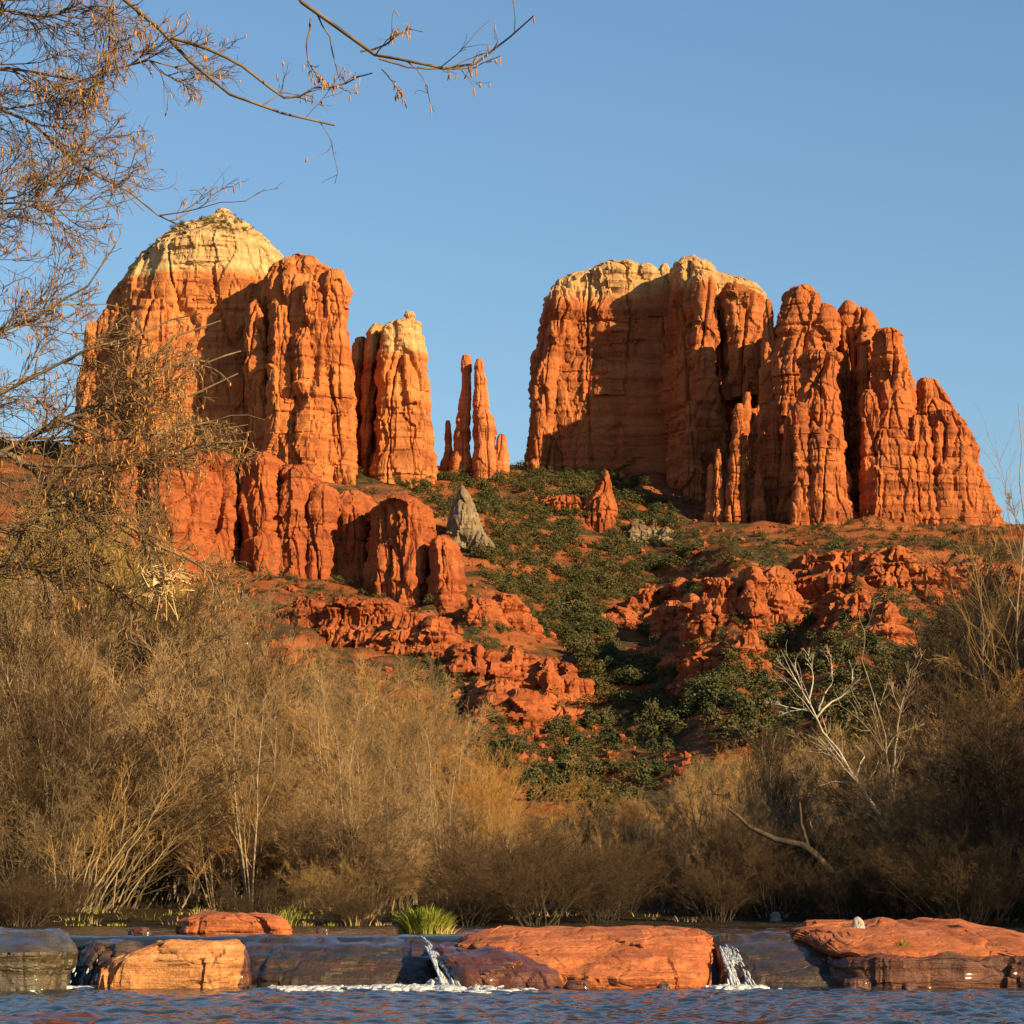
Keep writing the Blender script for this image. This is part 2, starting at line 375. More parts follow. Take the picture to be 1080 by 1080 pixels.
child(rocks('pillar', [
    rock([(272, 304, 322), (276, 297, 340), (283, 290, 350), (292, 285, 360), (303, 282, 368), (320, 280, 368), (340, 281, 367), (365, 281, 369), (400, 282, 372), (440, 277, 375), (470, 270, 376), (515, 262, 378)], 1200, 24, 4, base=150, crack=1.5, flute=1.4, res=.8, cap=.25, p=2.4),
    rock([(316, 268, 276), (324, 259, 279), (345, 257, 282), (380, 258, 284), (430, 260, 286), (480, 262, 290), (520, 258, 294)], 1194, 9, 5, base=150, res=.7, crack=1.2),
    rock([(300, 322, 340), (318, 316, 346), (345, 314, 348), (400, 312, 350), (510, 305, 356)], 1181, 9, 6, base=150, res=.7, crack=1.2),
    rock([(288, 345, 362), (310, 340, 368), (330, 343, 369), (345, 342, 366), (420, 343, 373), (512, 346, 377)], 1186, 11, 7, base=150, res=.7, crack=1.2),
    rock([(325, 288, 306), (350, 285, 312), (420, 283, 314), (512, 276, 318)], 1183, 8, 8, base=150, res=.7, crack=1.),
    ], rock_mat('orange_sandstone', mid=(.44, .140, .042), light=(.54, .20, .064))), b1)

b2 = empty('flat_butte', P(420, 510, 1215)); tag(b2, 'square orange butte with a buff cap and tiny knob, right of the domed butte', 'butte')
child(rocks('cliff', [
    rock([(341, 421, 436), (345, 410, 441), (352, 403, 443), (362, 401, 446), (380, 400, 448), (400, 399, 450), (440, 397, 453), (480, 393, 455), (514, 386, 458)], 1215, 20, 11, base=150, flute=.7, crack=.9, lump=.6, p=3.2, res=.7),
    rock([(347, 392, 406), (355, 386, 404), (375, 384, 402), (420, 380, 398), (470, 378, 396), (514, 377, 392)], 1222, 14, 12, base=150, res=.7),
    rock([(360, 374, 390), (368, 371, 388), (400, 372, 386), (514, 374, 388)], 1230, 12, 13, base=150, res=.8)], BUT2), b2)
child(rocks('knob', [rock([(329, 429, 436), (333, 427.5, 438), (336, 428.5, 437), (340, 430, 438), (346, 428, 441)], 1215, 2.6, 14, res=.4, u=.4)], BUT2), b2)

sp = empty('twin_spires', P(505, 500, 1235)); tag(sp, 'slender twin rock spires standing in the saddle between the two big buttes', 'rock spire')
SPM = rock_mat('spire_sandstone', mid=(.48, .160, .054), light=(.58, .225, .078))
child(rocks('spire', [rock([(376, 488, 496), (380, 487, 497), (410, 486.5, 497), (425, 484.5, 496), (445, 481.5, 496), (465, 478.5, 496.5), (485, 475.5, 497), (508, 472, 498)], 1238, 8, 15, base=160, res=.55, u=.6, block=.3, flute=.35, lump=.7, crack=.7, p=3.)], SPM), sp)
child(rocks('spire', [rock([(380, 503, 509), (386, 501, 509.5), (396, 500, 511), (402, 500, 514), (420, 500, 514), (434, 499.8, 515), (442, 499.5, 520), (452, 499.2, 522), (480, 499, 523), (508, 498, 525)], 1232, 9, 16, base=160, res=.55, u=.6, block=.3, flute=.35, lump=.7, crack=.7, p=3.)], SPM), sp)
child(rocks('shoulder', [rock([(459, 526, 532), (464, 523, 535), (480, 521, 536.5), (508, 520, 538)], 1231, 6, 17, base=160, res=.55, u=.6, block=.3, flute=.35, lump=.7, crack=.7, p=3.),
    rock([(444, 470.5, 474.5), (450, 469.5, 476), (470, 469, 477), (480, 467, 480), (506, 463, 484)], 1242, 5, 18, base=160, res=.55, u=.6, block=.3, flute=.35, lump=.7, crack=.7, p=3.)], SPM), sp)

# --- great butte on the right
b3 = empty('flat_topped_mesa', P(680, 500, 1280)); tag(b3, 'broad flat-topped mesa right of the spires with buff rim and shadowed face', 'butte')
child(rocks('cliff', [
    rock([(298, 603, 612), (301, 596, 760), (306, 584, 780), (312, 577, 796), (325, 575, 804), (345, 573, 806), (370, 569, 808), (384, 563, 810), (400, 561, 812), (440, 559, 815), (475, 557, 818), (520, 553, 822)], 1338, 46, 21, base=140, p=4.2, cap=.012, crack=.75, flute=.65, lump=1.3, res=.9),
    rock([(305, 582, 600), (312, 577, 608), (332, 575, 611), (342, 579, 604), (360, 574, 596), (400, 566, 590), (440, 562, 586), (480, 558, 580), (515, 555, 576)], 1304, 15, 22, base=150, res=.8, crack=1.2),
    rock([(300, 597, 614), (306, 594, 618), (335, 594, 615), (350, 590, 604), (400, 586, 598), (500, 574, 586)], 1304, 10, 221, base=150, res=.8, crack=1.),
    ], BUTR), b3)
child(rocks('rim', [
    rock([(281, 636, 664), (285, 628, 672), (292, 623, 674), (310, 621, 675), (335, 620, 676), (360, 622, 676)], 1312, 20, 23, base=235, p=4., res=.7, cap=.03, crack=1.2, strata=1.8, lump=1.5),
    rock([(285, 672, 688), (290, 669, 692), (330, 668, 693), (380, 667, 693)], 1312, 17, 24, base=225, p=3.6, res=.7, cap=.05, strata=1.8),
    rock([(284, 696, 704), (290, 694, 706), (340, 692, 706), (390, 690, 708)], 1310, 18, 25, base=220, p=3.6, res=.7, cap=.05, strata=1.8),
    rock([(303, 762, 778), (309, 757, 793), (318, 755, 803), (335, 757, 804), (352, 758, 804), (360, 764, 802)], 1270, 20, 26, base=228, res=.8, p=2.6),
    ], BUTR), b3)
child(rocks('buttress', [
    rock([(282, 710, 742), (287, 706, 748), (295, 704, 752), (310, 705, 754), (350, 706, 754), (400, 704, 756), (480, 702, 762), (540, 698, 768)], 1288, 30, 27, base=140, p=2.6, crack=1.3, res=.8),
    rock([(288, 737, 748), (296, 733, 754), (320, 733, 755), (350, 732, 756), (420, 730, 760), (520, 728, 765)], 1262, 9, 28, base=140, res=.7),
    rock([(424, 725, 733), (428, 723, 735), (445, 722, 735), (480, 721, 737), (540, 718, 742)], 1246, 5, 29, base=140, res=.6, u=.6),
    ], BUTR), b3)

# --- crags at the right end
b4 = empty('craggy_ridge', P(900, 555, 1220)); tag(b4, 'jagged red crag with many pinnacles stepping down at the right end', 'crag')
def pin(levels, Y, b, s, **k):
    k.setdefault('res', .75); k.setdefault('base', 130); k.setdefault('strata', 1.3); k.setdefault('p', 3.1); k.setdefault('flute', .75); k.setdefault('block', .45 if k.get('u', 1) <= .6 else .75); k.setdefault('crack', 1.2); return rock(levels, Y - 18, b, s, **k)
child(rocks('ridge', [
    pin([(345, 818, 925), (352, 812, 930), (380, 806, 955), (420, 800, 962), (480, 798, 985), (560, 792, 1010)], 1262, 26, 31, res=1.0, cap=.02, p=3),
    pin([(425, 905, 985), (435, 900, 1008), (450, 895, 1020), (475, 895, 1027), (500, 890, 1034), (525, 890, 1044), (556, 880, 1060)], 1232, 24, 32, res=.9, cap=.03, crack=1.3),
    ], RED), b4)
child(rocks('pinnacle', [
    pin([(302, 842, 851), (305, 834, 857), (312, 828, 861), (322, 822, 866), (345, 818, 872), (380, 812, 878), (450, 806, 884), (540, 800, 890)], 1234, 17, 33, crack=1.3, p=2.2),
    pin([(322, 866, 874), (327, 863, 880), (340, 860, 884), (370, 858, 886), (440, 856, 890)], 1228, 10, 34)], RED), b4)
child(rocks('pinnacle', [pin([(316, 807, 812), (320, 805.5, 815), (345, 804, 816), (400, 802, 818), (540, 798, 822)], 1234, 6, 35, u=.6)], RED), b4)
child(rocks('pinnacle', [pin([(319, 890, 898), (324, 886, 903), (335, 884, 905), (365, 883, 907), (420, 880, 910)], 1238, 9, 36),
    pin([(326, 902, 911), (332, 900, 917), (345, 899, 922), (380, 897, 926), (440, 894, 930)], 1236, 10, 37)], RED), b4)
child(rocks('column', [
    pin([(373, 850, 878), (376, 846, 883), (384, 844, 885), (392, 847, 883), (400, 846, 882), (420, 842, 886), (432, 838, 889), (450, 836, 891), (490, 837, 893), (540, 838, 900), (565, 834, 908)], 1194, 17, 38, crack=1.7, strata=1.4, lump=1.2, res=.6, p=2.4),
    pin([(425, 838, 848), (432, 836, 851), (470, 834, 853), (510, 836, 856), (565, 832, 860)], 1180, 6, 39, u=.7, res=.6),
    pin([(455, 858, 880), (465, 855, 887), (500, 856, 892), (565, 854, 902)], 1179, 8, 40, u=.7, res=.6)], RED), b4)
child(rocks('column', [
    pin([(349, 926, 944), (352, 922, 950), (360, 920, 954), (376, 919, 957), (400, 920, 959), (416, 918, 961), (440, 914, 964), (480, 912, 968), (530, 910, 974), (568, 908, 980)], 1206, 19, 41, crack=1.4, strata=1.4, lump=1.2, res=.6, p=2.5),
    pin([(412, 911, 920), (420, 908, 923), (450, 907, 926), (500, 908, 928), (568, 906, 934)], 1190, 6, 42, u=.7, res=.6),
    pin([(455, 925, 950), (465, 922, 958), (500, 920, 964), (568, 918, 972)], 1188, 7, 43, u=.7, res=.6),
    pin([(352, 907, 914), (360, 904, 917), (380, 904, 916), (420, 904, 918)], 1222, 6, 44, u=.6, res=.6)], RED), b4)
child(rocks('column', [
    pin([(402, 970, 986), (405, 966, 992), (415, 965, 998), (424, 968, 1002), (440, 962, 1014), (470, 962, 1024), (510, 962, 1034), (540, 960, 1044), (570, 958, 1058)], 1212, 20, 45, crack=1.6, strata=1.4, res=.65, lump=1.2),
    pin([(435, 985, 1008), (450, 982, 1018), (490, 982, 1026), (570, 980, 1044)], 1196, 9, 46, u=.7, res=.6),
    pin([(440, 962, 976), (455, 960, 980), (500, 960, 984), (570, 958, 988)], 1194, 8, 47, u=.7, res=.6),
    pin([(470, 1010, 1028), (490, 1008, 1034), (520, 1008, 1044), (575, 1004, 1062)], 1204, 12, 48, u=.7, res=.6)], RED), b4)
child(rocks('fin', [
    pin([(415, 785, 790), (420, 783, 791), (440, 780, 791), (480, 775, 789), (520, 770, 788), (570, 764, 790)], 1206, 9, 49, u=.6, res=.6, crack=1.3),
    pin([(427, 776, 783), (434, 773, 785), (460, 771, 786), (500, 769, 786), (570, 762, 786)], 1200, 7, 50, u=.6, res=.6, crack=1.3),
    pin([(474, 756, 759), (480, 754.5, 760.5), (510, 753, 763), (572, 750, 768)], 1200, 4, 51, u=.5, res=.5),
    pin([(490, 748, 752), (496, 746, 754), (520, 745, 756), (574, 742, 760)], 1204, 5, 52, u=.5, res=.5),
    pin([(424, 814, 818), (430, 812, 820), (470, 809, 822), (560, 802, 830)], 1212, 7, 53, u=.6, res=.6),
    pin([(440, 829, 832), (448, 827, 834), (500, 824, 838), (560, 816, 844)], 1204, 6, 54, u=.5, res=.6),
    pin([(500, 796, 802), (508, 794, 806), (570, 788, 812)], 1198, 5, 55, u=.5, res=.6)], RED), b4)

# --- free-standing outcrops on the slope (placed where the slope is)
def outcrop(name, label, cat, cols, mat, group=None, **kw):
    """cols: list of (levels, half-depth); the lowest level's middle is looked up on the slope"""
    parts = []
    for i, (lv, b) in enumerate(cols):
        pyb = lv[-1][0]; pxb = (lv[-1][1] + lv[-1][2]) / 2
        Y = ground_hit(pxb, pyb) or 1200
        u = kw.get('u', .95 if name == 'rock_bluff' else .62)
        if name == 'rock_ledge': kw.setdefault('lump', 1.2); kw.setdefault('crack', 1.3); kw.setdefault('strata', 2.4); kw.setdefault('block', 1.7)
        k = dict(kw); k.setdefault('res', .65); k['u'] = u
        b *= 1.9; parts.append(rock(lv, Y + b * .62, b, 60 + i * 3 + int(pxb), base=CAM_Z + (HOR - pyb) * Y / F - 14, **k))
    if len(parts) == 1:
        o = rocks(name, parts, mat)
    else:
        V0 = parts[0][0]; o = empty(name, (V0[:, 0].mean(), V0[:, 1].mean(), CAM_Z + (HOR - cols[0][0][-1][0]) * V0[:, 1].mean() / F))
        for pt in parts: child(rocks('rock_block', [pt], mat), o)
    tag(o, label, cat, group); return o
def rnd_top(x0, x1, y0, y1, r=.3):
    """flat-topped bluff outline with rounded shoulders"""
    w = x1 - x0; h = y1 - y0
    return [(y0, x0 + w * .24, x1 - w * .26), (y0 + h * .04, x0 + w * .13, x1 - w * .15), (y0 + h * .12, x0 + w * .05, x1 - w * .06), (y0 + h * .3, x0 + w * .01, x1 - w * .02), (y0 + h * .6, x0, x1), (y1, x0 - w * .05, x1 + w * .05)]
def mound(x0, x1, y0, y1, r):
    w = x1 - x0; h = y1 - y0; a, b = r.uniform(.22, .42), r.uniform(.22, .42); k = r.uniform(.3, .5)
    return [(y0, x0 + w * a, x1 - w * b), (y0 + h * .10, x0 + w * a * .8, x1 - w * b * .7), (y0 + h * k, x0 + w * a * .55, x1 - w * b * .5), (y0 + h * (k + .06), x0 + w * a * .25, x1 - w * b * .2), (y0 + h * .8, x0 + w * .04, x1 - w * .03), (y1, x0 - w * .14, x1 + w * .14)]
def wall(tops, bases, n, b, seed, jit=.12, ov=.3):
    """n overlapping columns along a top line and a base line given as (px, py) lists"""
    r = np.random.default_rng(seed); x0, x1 = tops[0][0], tops[-1][0]
    e = np.sort(np.concatenate([[x0, x1], x0 + (x1 - x0) * (np.arange(1, n) + r.uniform(-.32, .32, n - 1)) / n])); out = []
    for i in range(n):
        w = e[i + 1] - e[i]; l, q = e[i] - w * ov * r.uniform(.2, 1), e[i + 1] + w * ov * r.uniform(.2, 1); m = (l + q) / 2
        yt = np.interp(m, *np.array(tops, float).T); yb = np.interp(m, *np.array(bases, float).T); h = yb - yt
        yt += h * jit * r.uniform(-.4, 1)
        yb += h * .05 * r.uniform(-1, 1)
        if b > 12.5: out.append((rnd_top(l, q, yt, yb), b * r.uniform(.75, 1.2)))
        else: out.append((mound(l - w * .2, q + w * .2, yt + h * .12, yb, r), b * r.uniform(.75, 1.2)))
    return out
O = 'rock outcrop'
outcrop('rock_bluff', 'red bluff left of the dark cleft, half hidden behind the twigs', O, wall([(120, 500), (160, 486), (244, 481)], [(120, 606), (180, 602), (244, 594)], 3, 15, 1, .08, .4), RED2)
outcrop('rock_bluff', 'tall red bluff right of the dark cleft below the pillar', O, wall([(264, 486), (300, 488), (334, 512)], [(264, 594), (334, 598)], 2, 14, 2, .08, .4), RED2)
outcrop('rock_bluff', 'low rounded red bluff with a smooth face below the square butte', O, wall([(326, 515), (360, 514), (396, 530)], [(326, 604), (365, 612), (396, 598)], 2, 14, 3, .08, .4), RED2)
outcrop('rock_bluff', 'largest round-topped red bluff with pitted holes in its upper face', O, [(rnd_top(386, 426, 538, 626), 13), ([(528, 418, 436), (532, 408, 446), (540, 402, 452), (556, 400, 456), (590, 400, 458), (632, 396, 460)], 15), (rnd_top(392, 420, 576, 628), 6)], RED2)
outcrop('rock_bluff', 'small leaning red bluff at the right end of the bluff row', O, [([(568, 462, 474), (573, 456, 482), (585, 454, 488), (605, 454, 490), (638, 450, 492)], 11)], RED2)
outcrop('rock_ledge', 'flat red ledge above the bare trees, below the bluff row', O, wall([(300, 622), (340, 628), (424, 630)], [(300, 652), (340, 664), (424, 678)], 3, 12, 6, .1, .4), RED2)
outcrop('rock_ledge', 'fluted red block on the slope right of the flat ledge', O, wall([(414, 648), (440, 642), (478, 650)], [(414, 686), (478, 698)], 2, 10, 7, .1, .35), RED2)
outcrop('rock_ledge', 'broken red outcrop at the foot of the green valley, left side', O, wall([(497, 618), (525, 622), (560, 642)], [(497, 652), (560, 666)], 3, 8, 8, .3), RED2)
outcrop('rock_ledge', 'stepped red outcrop under the broken outcrop, above the grey trees', O, wall([(474, 664), (500, 664), (550, 684)], [(474, 706), (550, 722)], 4, 9, 9, .3), RED2)
outcrop('rock_ledge', 'round fluted red outcrop at the right end of the lower ledges', O, wall([(546, 686), (575, 684), (608, 700)], [(546, 728), (608, 742)], 3, 10, 10), RED2)
outcrop('rock_ledge', 'low red outcrop with shrubs at its foot beneath the fluted outcrop', O, wall([(494, 716), (540, 716), (610, 742)], [(494, 744), (610, 776)], 5, 9, 11, .3), RED2)
outcrop('rock_pinnacle', 'small red cone standing against the shadowed mesa foot', O, [([(497, 638, 641), (503, 635, 643), (515, 628, 646), (530, 618, 648), (545, 609, 651), (556, 605, 653)], 6)], RED2, crack=1.3)
outcrop('rock_ledge', 'low red ledge in the scrub left of the small red cone', O, wall([(574, 522), (608, 518)], [(574, 538), (608, 544)], 2, 4, 12), RED2)
outcrop('rock_pinnacle', 'pale grey triangular pinnacle in the green scrub below the spires', O, [([(513, 486, 489), (520, 483, 493), (535, 477, 501), (555, 473, 507), (580, 470, 514)], 5), ([(560, 503, 510), (568, 499, 515), (582, 496, 522)], 3)], GREYR, crack=1.2)
outcrop('rock_ledge', 'pale grey ledge among the shrubs under the mesa shadow', O, wall([(660, 552), (685, 545), (708, 558)], [(660, 572), (708, 576)], 3, 4, 13, .3), GREYR)
outcrop('rock_ledge', 'sloping red rib between two shadows at mid slope', O, wall([(640, 642), (680, 620), (724, 602)], [(640, 660), (680, 645), (724, 624)], 5, 6, 14, .2), RED2)
outcrop('rock_ledge', 'small red knobs below the sloping rib', O, wall([(688, 638), (712, 628), (736, 622)], [(688, 664), (736, 648)], 3, 5, 15, .4), RED2)
outcrop('rock_ledge', 'small dark-shadowed red outcrop in the lower gully', O, wall([(660, 684), (690, 672)], [(660, 704), (690, 698)], 2, 5, 16, .4), RED2)
outcrop('rock_ledge', 'wide red outcrop with vertical flutes below the leftmost fins', O, wall([(742, 614), (780, 598), (835, 592)], [(742, 660), (790, 662), (835, 652)], 3, 11, 17, .2, .4), RED2)
outcrop('rock_ledge', 'low pinkish ledge under the wide fluted outcrop', O, wall([(712, 676), (750, 670), (795, 668)], [(712, 694), (795, 700)], 3, 7, 18, .3), RED2)
outcrop('rock_ledge', 'red blocky outcrop directly below the front column', O, wall([(838, 580), (880, 566), (950, 562), (1000, 574)], [(838, 602), (880, 612), (950, 622), (1000, 636)], 5, 9, 19, .45, .4), RED2)
outcrop('rock_ledge', 'dark-based red outcrop lowest on the right slope', O, wall([(872, 616), (905, 622), (945, 632)], [(872, 650), (945, 674)], 3, 9, 20, .25), RED2)
outcrop('rock_ledge', 'long low red ledge on the far right slope under the last column', O, wall([(985, 590), (1030, 588), (1075, 600)], [(985, 612), (1075, 624)], 4, 9, 21, .3), RED2)
#==VEG==
# ================================================================ vegetation helpers
def tubes(PTS, RAD, k=3):
    """PTS (m,n,3), RAD (m,n) -> V, F of m separate tubes"""
    m, n, _ = PTS.shape
    T = np.gradient(PTS, axis=1); T /= np.linalg.norm(T, axis=2, keepdims=True) + 1e-9
    ref = np.where(np.abs(T[..., 2:3]) > .9, np.array([1., 0, 0]), np.array([0, 0, 1.]))
    U = np.cross(T, ref); U /= np.linalg.norm(U, axis=2, keepdims=True) + 1e-9
    Vv = np.cross(T, U)
    a = np.arange(k) * 2 * math.pi / k
    ring = PTS[:, :, None] + RAD[:, :, None, None] * (np.cos(a)[None, None, :, None] * U[:, :, None] + np.sin(a)[None, None, :, None] * Vv[:, :, None])
    F1 = gridfaces(n, k, True)
    Fq = (F1[None] + (np.arange(m) * n * k)[:, None, None]).reshape(-1, 4)
    return ring.reshape(-1, 3), Fq
def unit(v): return v / (np.linalg.norm(v, axis=-1, keepdims=True) + 1e-9)
def spawn(Pp, Rp, c, Lr, n, rng, spread=.8, up=.1, jit=.12, rr=.55, t0=.15, t1=1., rmin=.004, lvar=.35, tipthin=.3, sag=0.):
    """c children per parent; Lr = child length relative to the parent's length"""
    m, k, _ = Pp.shape
    plen = np.linalg.norm(np.diff(Pp, axis=1), axis=2).sum(1)
    idx = np.repeat(np.arange(m), c); t = rng.uniform(t0, t1, m * c)
    f = np.clip(t * (k - 1), 0, k - 1.001); i = f.astype(int); w = (f - i)[:, None]
    p = Pp[idx, i] * (1 - w) + Pp[idx, i + 1] * w
    tan = unit(Pp[idx, i + 1] - Pp[idx, i])
    r = (Rp[idx, i] * (1 - w[:, 0]) + Rp[idx, i + 1] * w[:, 0]) * rr
    L = plen[idx] * Lr * (1.15 - .6 * t) * (1 + lvar * rng.uniform(-1, 1, m * c))
    rv = rng.normal(size=(m * c, 3)); rv -= (rv * tan).sum(1, keepdims=True) * tan
    d = unit(tan + spread * unit(rv) * rng.uniform(.6, 1.2, (m * c, 1)))
    pts = [p]; st = (L / (n - 1))[:, None]
    for j in range(n - 1):
        d = unit(d + jit * rng.normal(size=d.shape) + np.array([0, 0, up - sag * j]))
        p = p + d * st; pts.append(p)
    pts = np.stack(pts, 1)
    rad = np.maximum(np.maximum(r, rmin)[:, None] * np.linspace(1, tipthin, n)[None], rmin * .6)
    return pts, rad
def polyline(pts, n):
    pts = np.asarray(pts, float); s = np.concatenate([[0], np.cumsum(np.linalg.norm(np.diff(pts, axis=0), axis=1))])
    q = np.linspace(0, s[-1], n); return np.stack([np.interp(q, s, pts[:, i]) for i in range(3)], 1)

# bare trees: every kind is made once (height about 10 m), then copied
def bare_tree(kind, seed):
    rng = np.random.default_rng(seed)
    cfg = dict(
        broom=dict(stems=9, lean=.22, H=9.5, r=.06, c=(9, 7, 8), Lr=(.42, .5, .55), sp=(.42, .5, .6), up=.10, rm=.0075),
        alder=dict(stems=5, lean=.30, H=9.0, r=.10, c=(13, 8, 8), Lr=(.42, .48, .5), sp=(.65, .75, .9), up=.05, rm=.0075),
        crown=dict(stems=3, lean=.30, H=8.2, r=.17, c=(14, 11, 9), Lr=(.50, .45, .45), sp=(.85, .85, .9), up=.07, rm=.0075),
        thin=dict(stems=4, lean=.16, H=9.6, r=.07, c=(11, 7, 6), Lr=(.30, .45, .5), sp=(.75, .8, .9), up=.04, rm=.0065),
        bush=dict(stems=26, lean=.55, H=7.5, r=.045, c=(7, 7, 7), Lr=(.42, .5, .5), sp=(.6, .7, .8), up=.04, rm=.0075))[kind]
    n = 9; S = []
    for i in range(cfg['stems']):
        a = rng.uniform(0, 2 * math.pi); l = cfg['lean'] * rng.uniform(.2, 1.2)
        d = unit(np.array([math.cos(a) * l, math.sin(a) * l, 1.])); h = cfg['H'] * rng.uniform(.65, 1.05)
        p = np.array([math.cos(a), math.sin(a), 0]) * .05 * cfg['stems'] * rng.uniform(.2, 1); p[2] = -.3; pts = [p]
        for j in range(n - 1):
            d = unit(d + rng.normal(size=3) * .07 + np.array([0, 0, .03])); p = p + d * h / (n - 1); pts.append(p)
        S.append(pts)
    S = np.array(S); SR = cfg['r'] * rng.uniform(.7, 1.15, (len(S), 1)) * np.linspace(1, .2, n)[None]
    c, Lr, sp = cfg['c'], cfg['Lr'], cfg['sp']
    B1, R1 = spawn(S, SR, c[0], Lr[0], 6, rng, sp[0], cfg['up'], .10, .5, .18, 1, .014)
    B2, R2 = spawn(B1, R1, c[1], Lr[1], 4, rng, sp[1], cfg['up'], .14, .55, .15, 1, .010)
    B3, R3 = spawn(B2, R2, c[2], Lr[2], 3, rng, sp[2], cfg['up'] * .6, .2, .6, .1, 1, cfg['rm'], tipthin=.6)
    tr = merge([tubes(S, SR, 6), tubes(B1, R1, 4)])
    tw = merge([tubes(B2, R2, 3), tubes(B3, R3, 3)])
    return tr, tw
TREE = {}
for kind, seeds in (('broom', (1, 2)), ('alder', (3, 4)), ('crown', (5, 6)), ('thin', (7, 8)), ('bush', (9, 10))):
    for q, sd in enumerate(seeds):
        tr, tw = bare_tree(kind, sd)
        TREE[kind, q] = (mesh_of('trunk', tr[0], tr[1], [M['bark_grey']]), mesh_of('twigs', tw[0], tw[1], [M['twig_straw']]))
def place_tree(name, x, Y, H, kind, q, twig, bark, label, group, cat='tree', rot=None, wide=1.0, z=None, lean=(0, 0)):
    e = empty(name, (x, Y, float(ground(x, Y)) if z is None else z))
    s = H / 10.0; e.scale = (s * wide, s * wide, s); e.rotation_euler = (lean[0], lean[1], random.uniform(0, 6.28) if rot is None else rot)
    for nm, me, mt in (('trunk', TREE[kind, q][0], bark), ('twigs', TREE[kind, q][1], twig)):
        o = obj(nm, me, e); o.material_slots[0].link = 'OBJECT'; o.material_slots[0].material = M[mt]
    return tag(e, label, cat, group)

# ---------------------------------------------------------------- junipers and scrub on the slopes
def juniper(seed, ncl=34, per=16, sp=.17):
    rng = np.random.default_rng(seed)
    cs = []
    for i in range(ncl):
        a = rng.uniform(0, 6.28); h = rng.uniform(.12, 1.0); r = .52 * math.sqrt(rng.uniform(.05, 1)) * (1.15 - .75 * h) * (1 + .3 * math.sin(3 * a + seed))
        cs.append((r * math.cos(a), r * math.sin(a), h * .95))
    cs = np.array(cs); c = np.repeat(cs, per, 0) + rng.normal(size=(ncl * per, 3)) * sp * np.array([.6, .6, .5])
    c[:, 2] = np.abs(c[:, 2])
    d = unit(rng.normal(size=c.shape)); e = unit(np.cross(d, rng.normal(size=c.shape)))
    w = rng.uniform(.035, .085, (len(c), 1))
    V = np.stack([c - d * w, c + e * w * .8, c + d * w, c - e * w * .8], 1).reshape(-1, 3)
    return V, np.arange(len(V)).reshape(-1, 4)
def jtrunk(seed):
    rng = np.random.default_rng(seed); S = []
    for i in range(3):
        d = unit(np.array([rng.normal() * .4, rng.normal() * .4, 1])); S.append([np.array([0, 0, -.15]) + d * t for t in (0, .25, .5, .75)])
    return tubes(np.array(S), np.tile(np.array([.05, .04, .03, .015]), (3, 1)), 5)
JUN = []
for sd in range(5):
    V, Fq = juniper(sd); JUN.append((mesh_of('crown', V, Fq, [M['juniper']], smooth=False), mesh_of('trunk', *jtrunk(sd), [M['bark_dark']])))
JLOW = [juniper(20 + i, 16, 10, .2) for i in range(4)]
def inpoly(x, y, poly):
    c = False; n = len(poly)
    for i in range(n):
        x1, y1 = poly[i]; x2, y2 = poly[i - 1]
        if (y1 > y) != (y2 > y) and x < (x2 - x1) * (y - y1) / (y2 - y1) + x1: c = not c
    return c
ZONES = [  # polygon in the photograph, how many, size range in metres, words for the label
    ([(425, 515), (470, 498), (560, 496), (650, 500), (700, 530), (745, 575), (700, 610), (640, 640), (620, 690), (580, 680), (540, 640), (500, 600), (490, 560), (440, 540)], 1750, (2.4, 4.6), 'on the steep valley floor below the twin spires'),
    ([(575, 655), (640, 640), (650, 690), (720, 700), (790, 720), (700, 780), (620, 735), (606, 690)], 420, (2.6, 4.8), 'in the gully between the lower red ledges and the right slope'),
    ([(500, 760), (605, 735), (720, 770), (690, 840), (640, 870), (560, 850), (510, 810)], 360, (2.2, 4.2), 'on the low red slope above the creekside thicket'),
    ([(700, 690), (840, 670), (980, 650), (1075, 620), (1075, 800), (840, 800), (730, 780)], 950, (2.2, 4.8), 'on the lower right slope behind the white sycamore'),
    ([(640, 600), (745, 575), (900, 555), (1060, 560), (1060, 640), (850, 670), (700, 690), (640, 650)], 760, (1.6, 4.0), 'among the red outcrops below the crags'),
    ([(250, 596), (380, 606), (490, 632), (560, 660), (520, 700), (420, 640), (330, 630), (250, 620)], 150, (1.6, 3.6), 'on the red bench at the foot of the bluff row'),
    ([(420, 690), (560, 720), (600, 760), (520, 770), (440, 720)], 110, (1.8, 3.6), 'between the lower red ledges'),
    ([(240, 478), (330, 490), (420, 512), (410, 530), (330, 508), (250, 490)], 34, (2.2, 4.2), 'on the shelf between the bluff row and the pillar')]
rng = np.random.default_rng(11); random.seed(5)
cand = []
for zi, (poly, cnt, sz, words) in enumerate(ZONES):
    xs = [p[0] for p in poly]; yy = [p[1] for p in poly]; k = 0; tries = 0
    while k < cnt and tries < cnt * 12:
        tries += 1
        px, py = rng.uniform(min(xs), max(xs)), rng.uniform(min(yy), max(yy))
        if not inpoly(px, py, poly): continue
        if perlin(px / 38., py / 26., zi + .5) < -.5: continue
        Y = ground_hit(px, py)
        if Y is None: continue
        s = rng.uniform(*sz) * rng.choice([.6, 1, 1, 1.25]); cand.append((s / Y, px, Y, s, zi)); k += 1
cand.sort(reverse=True)
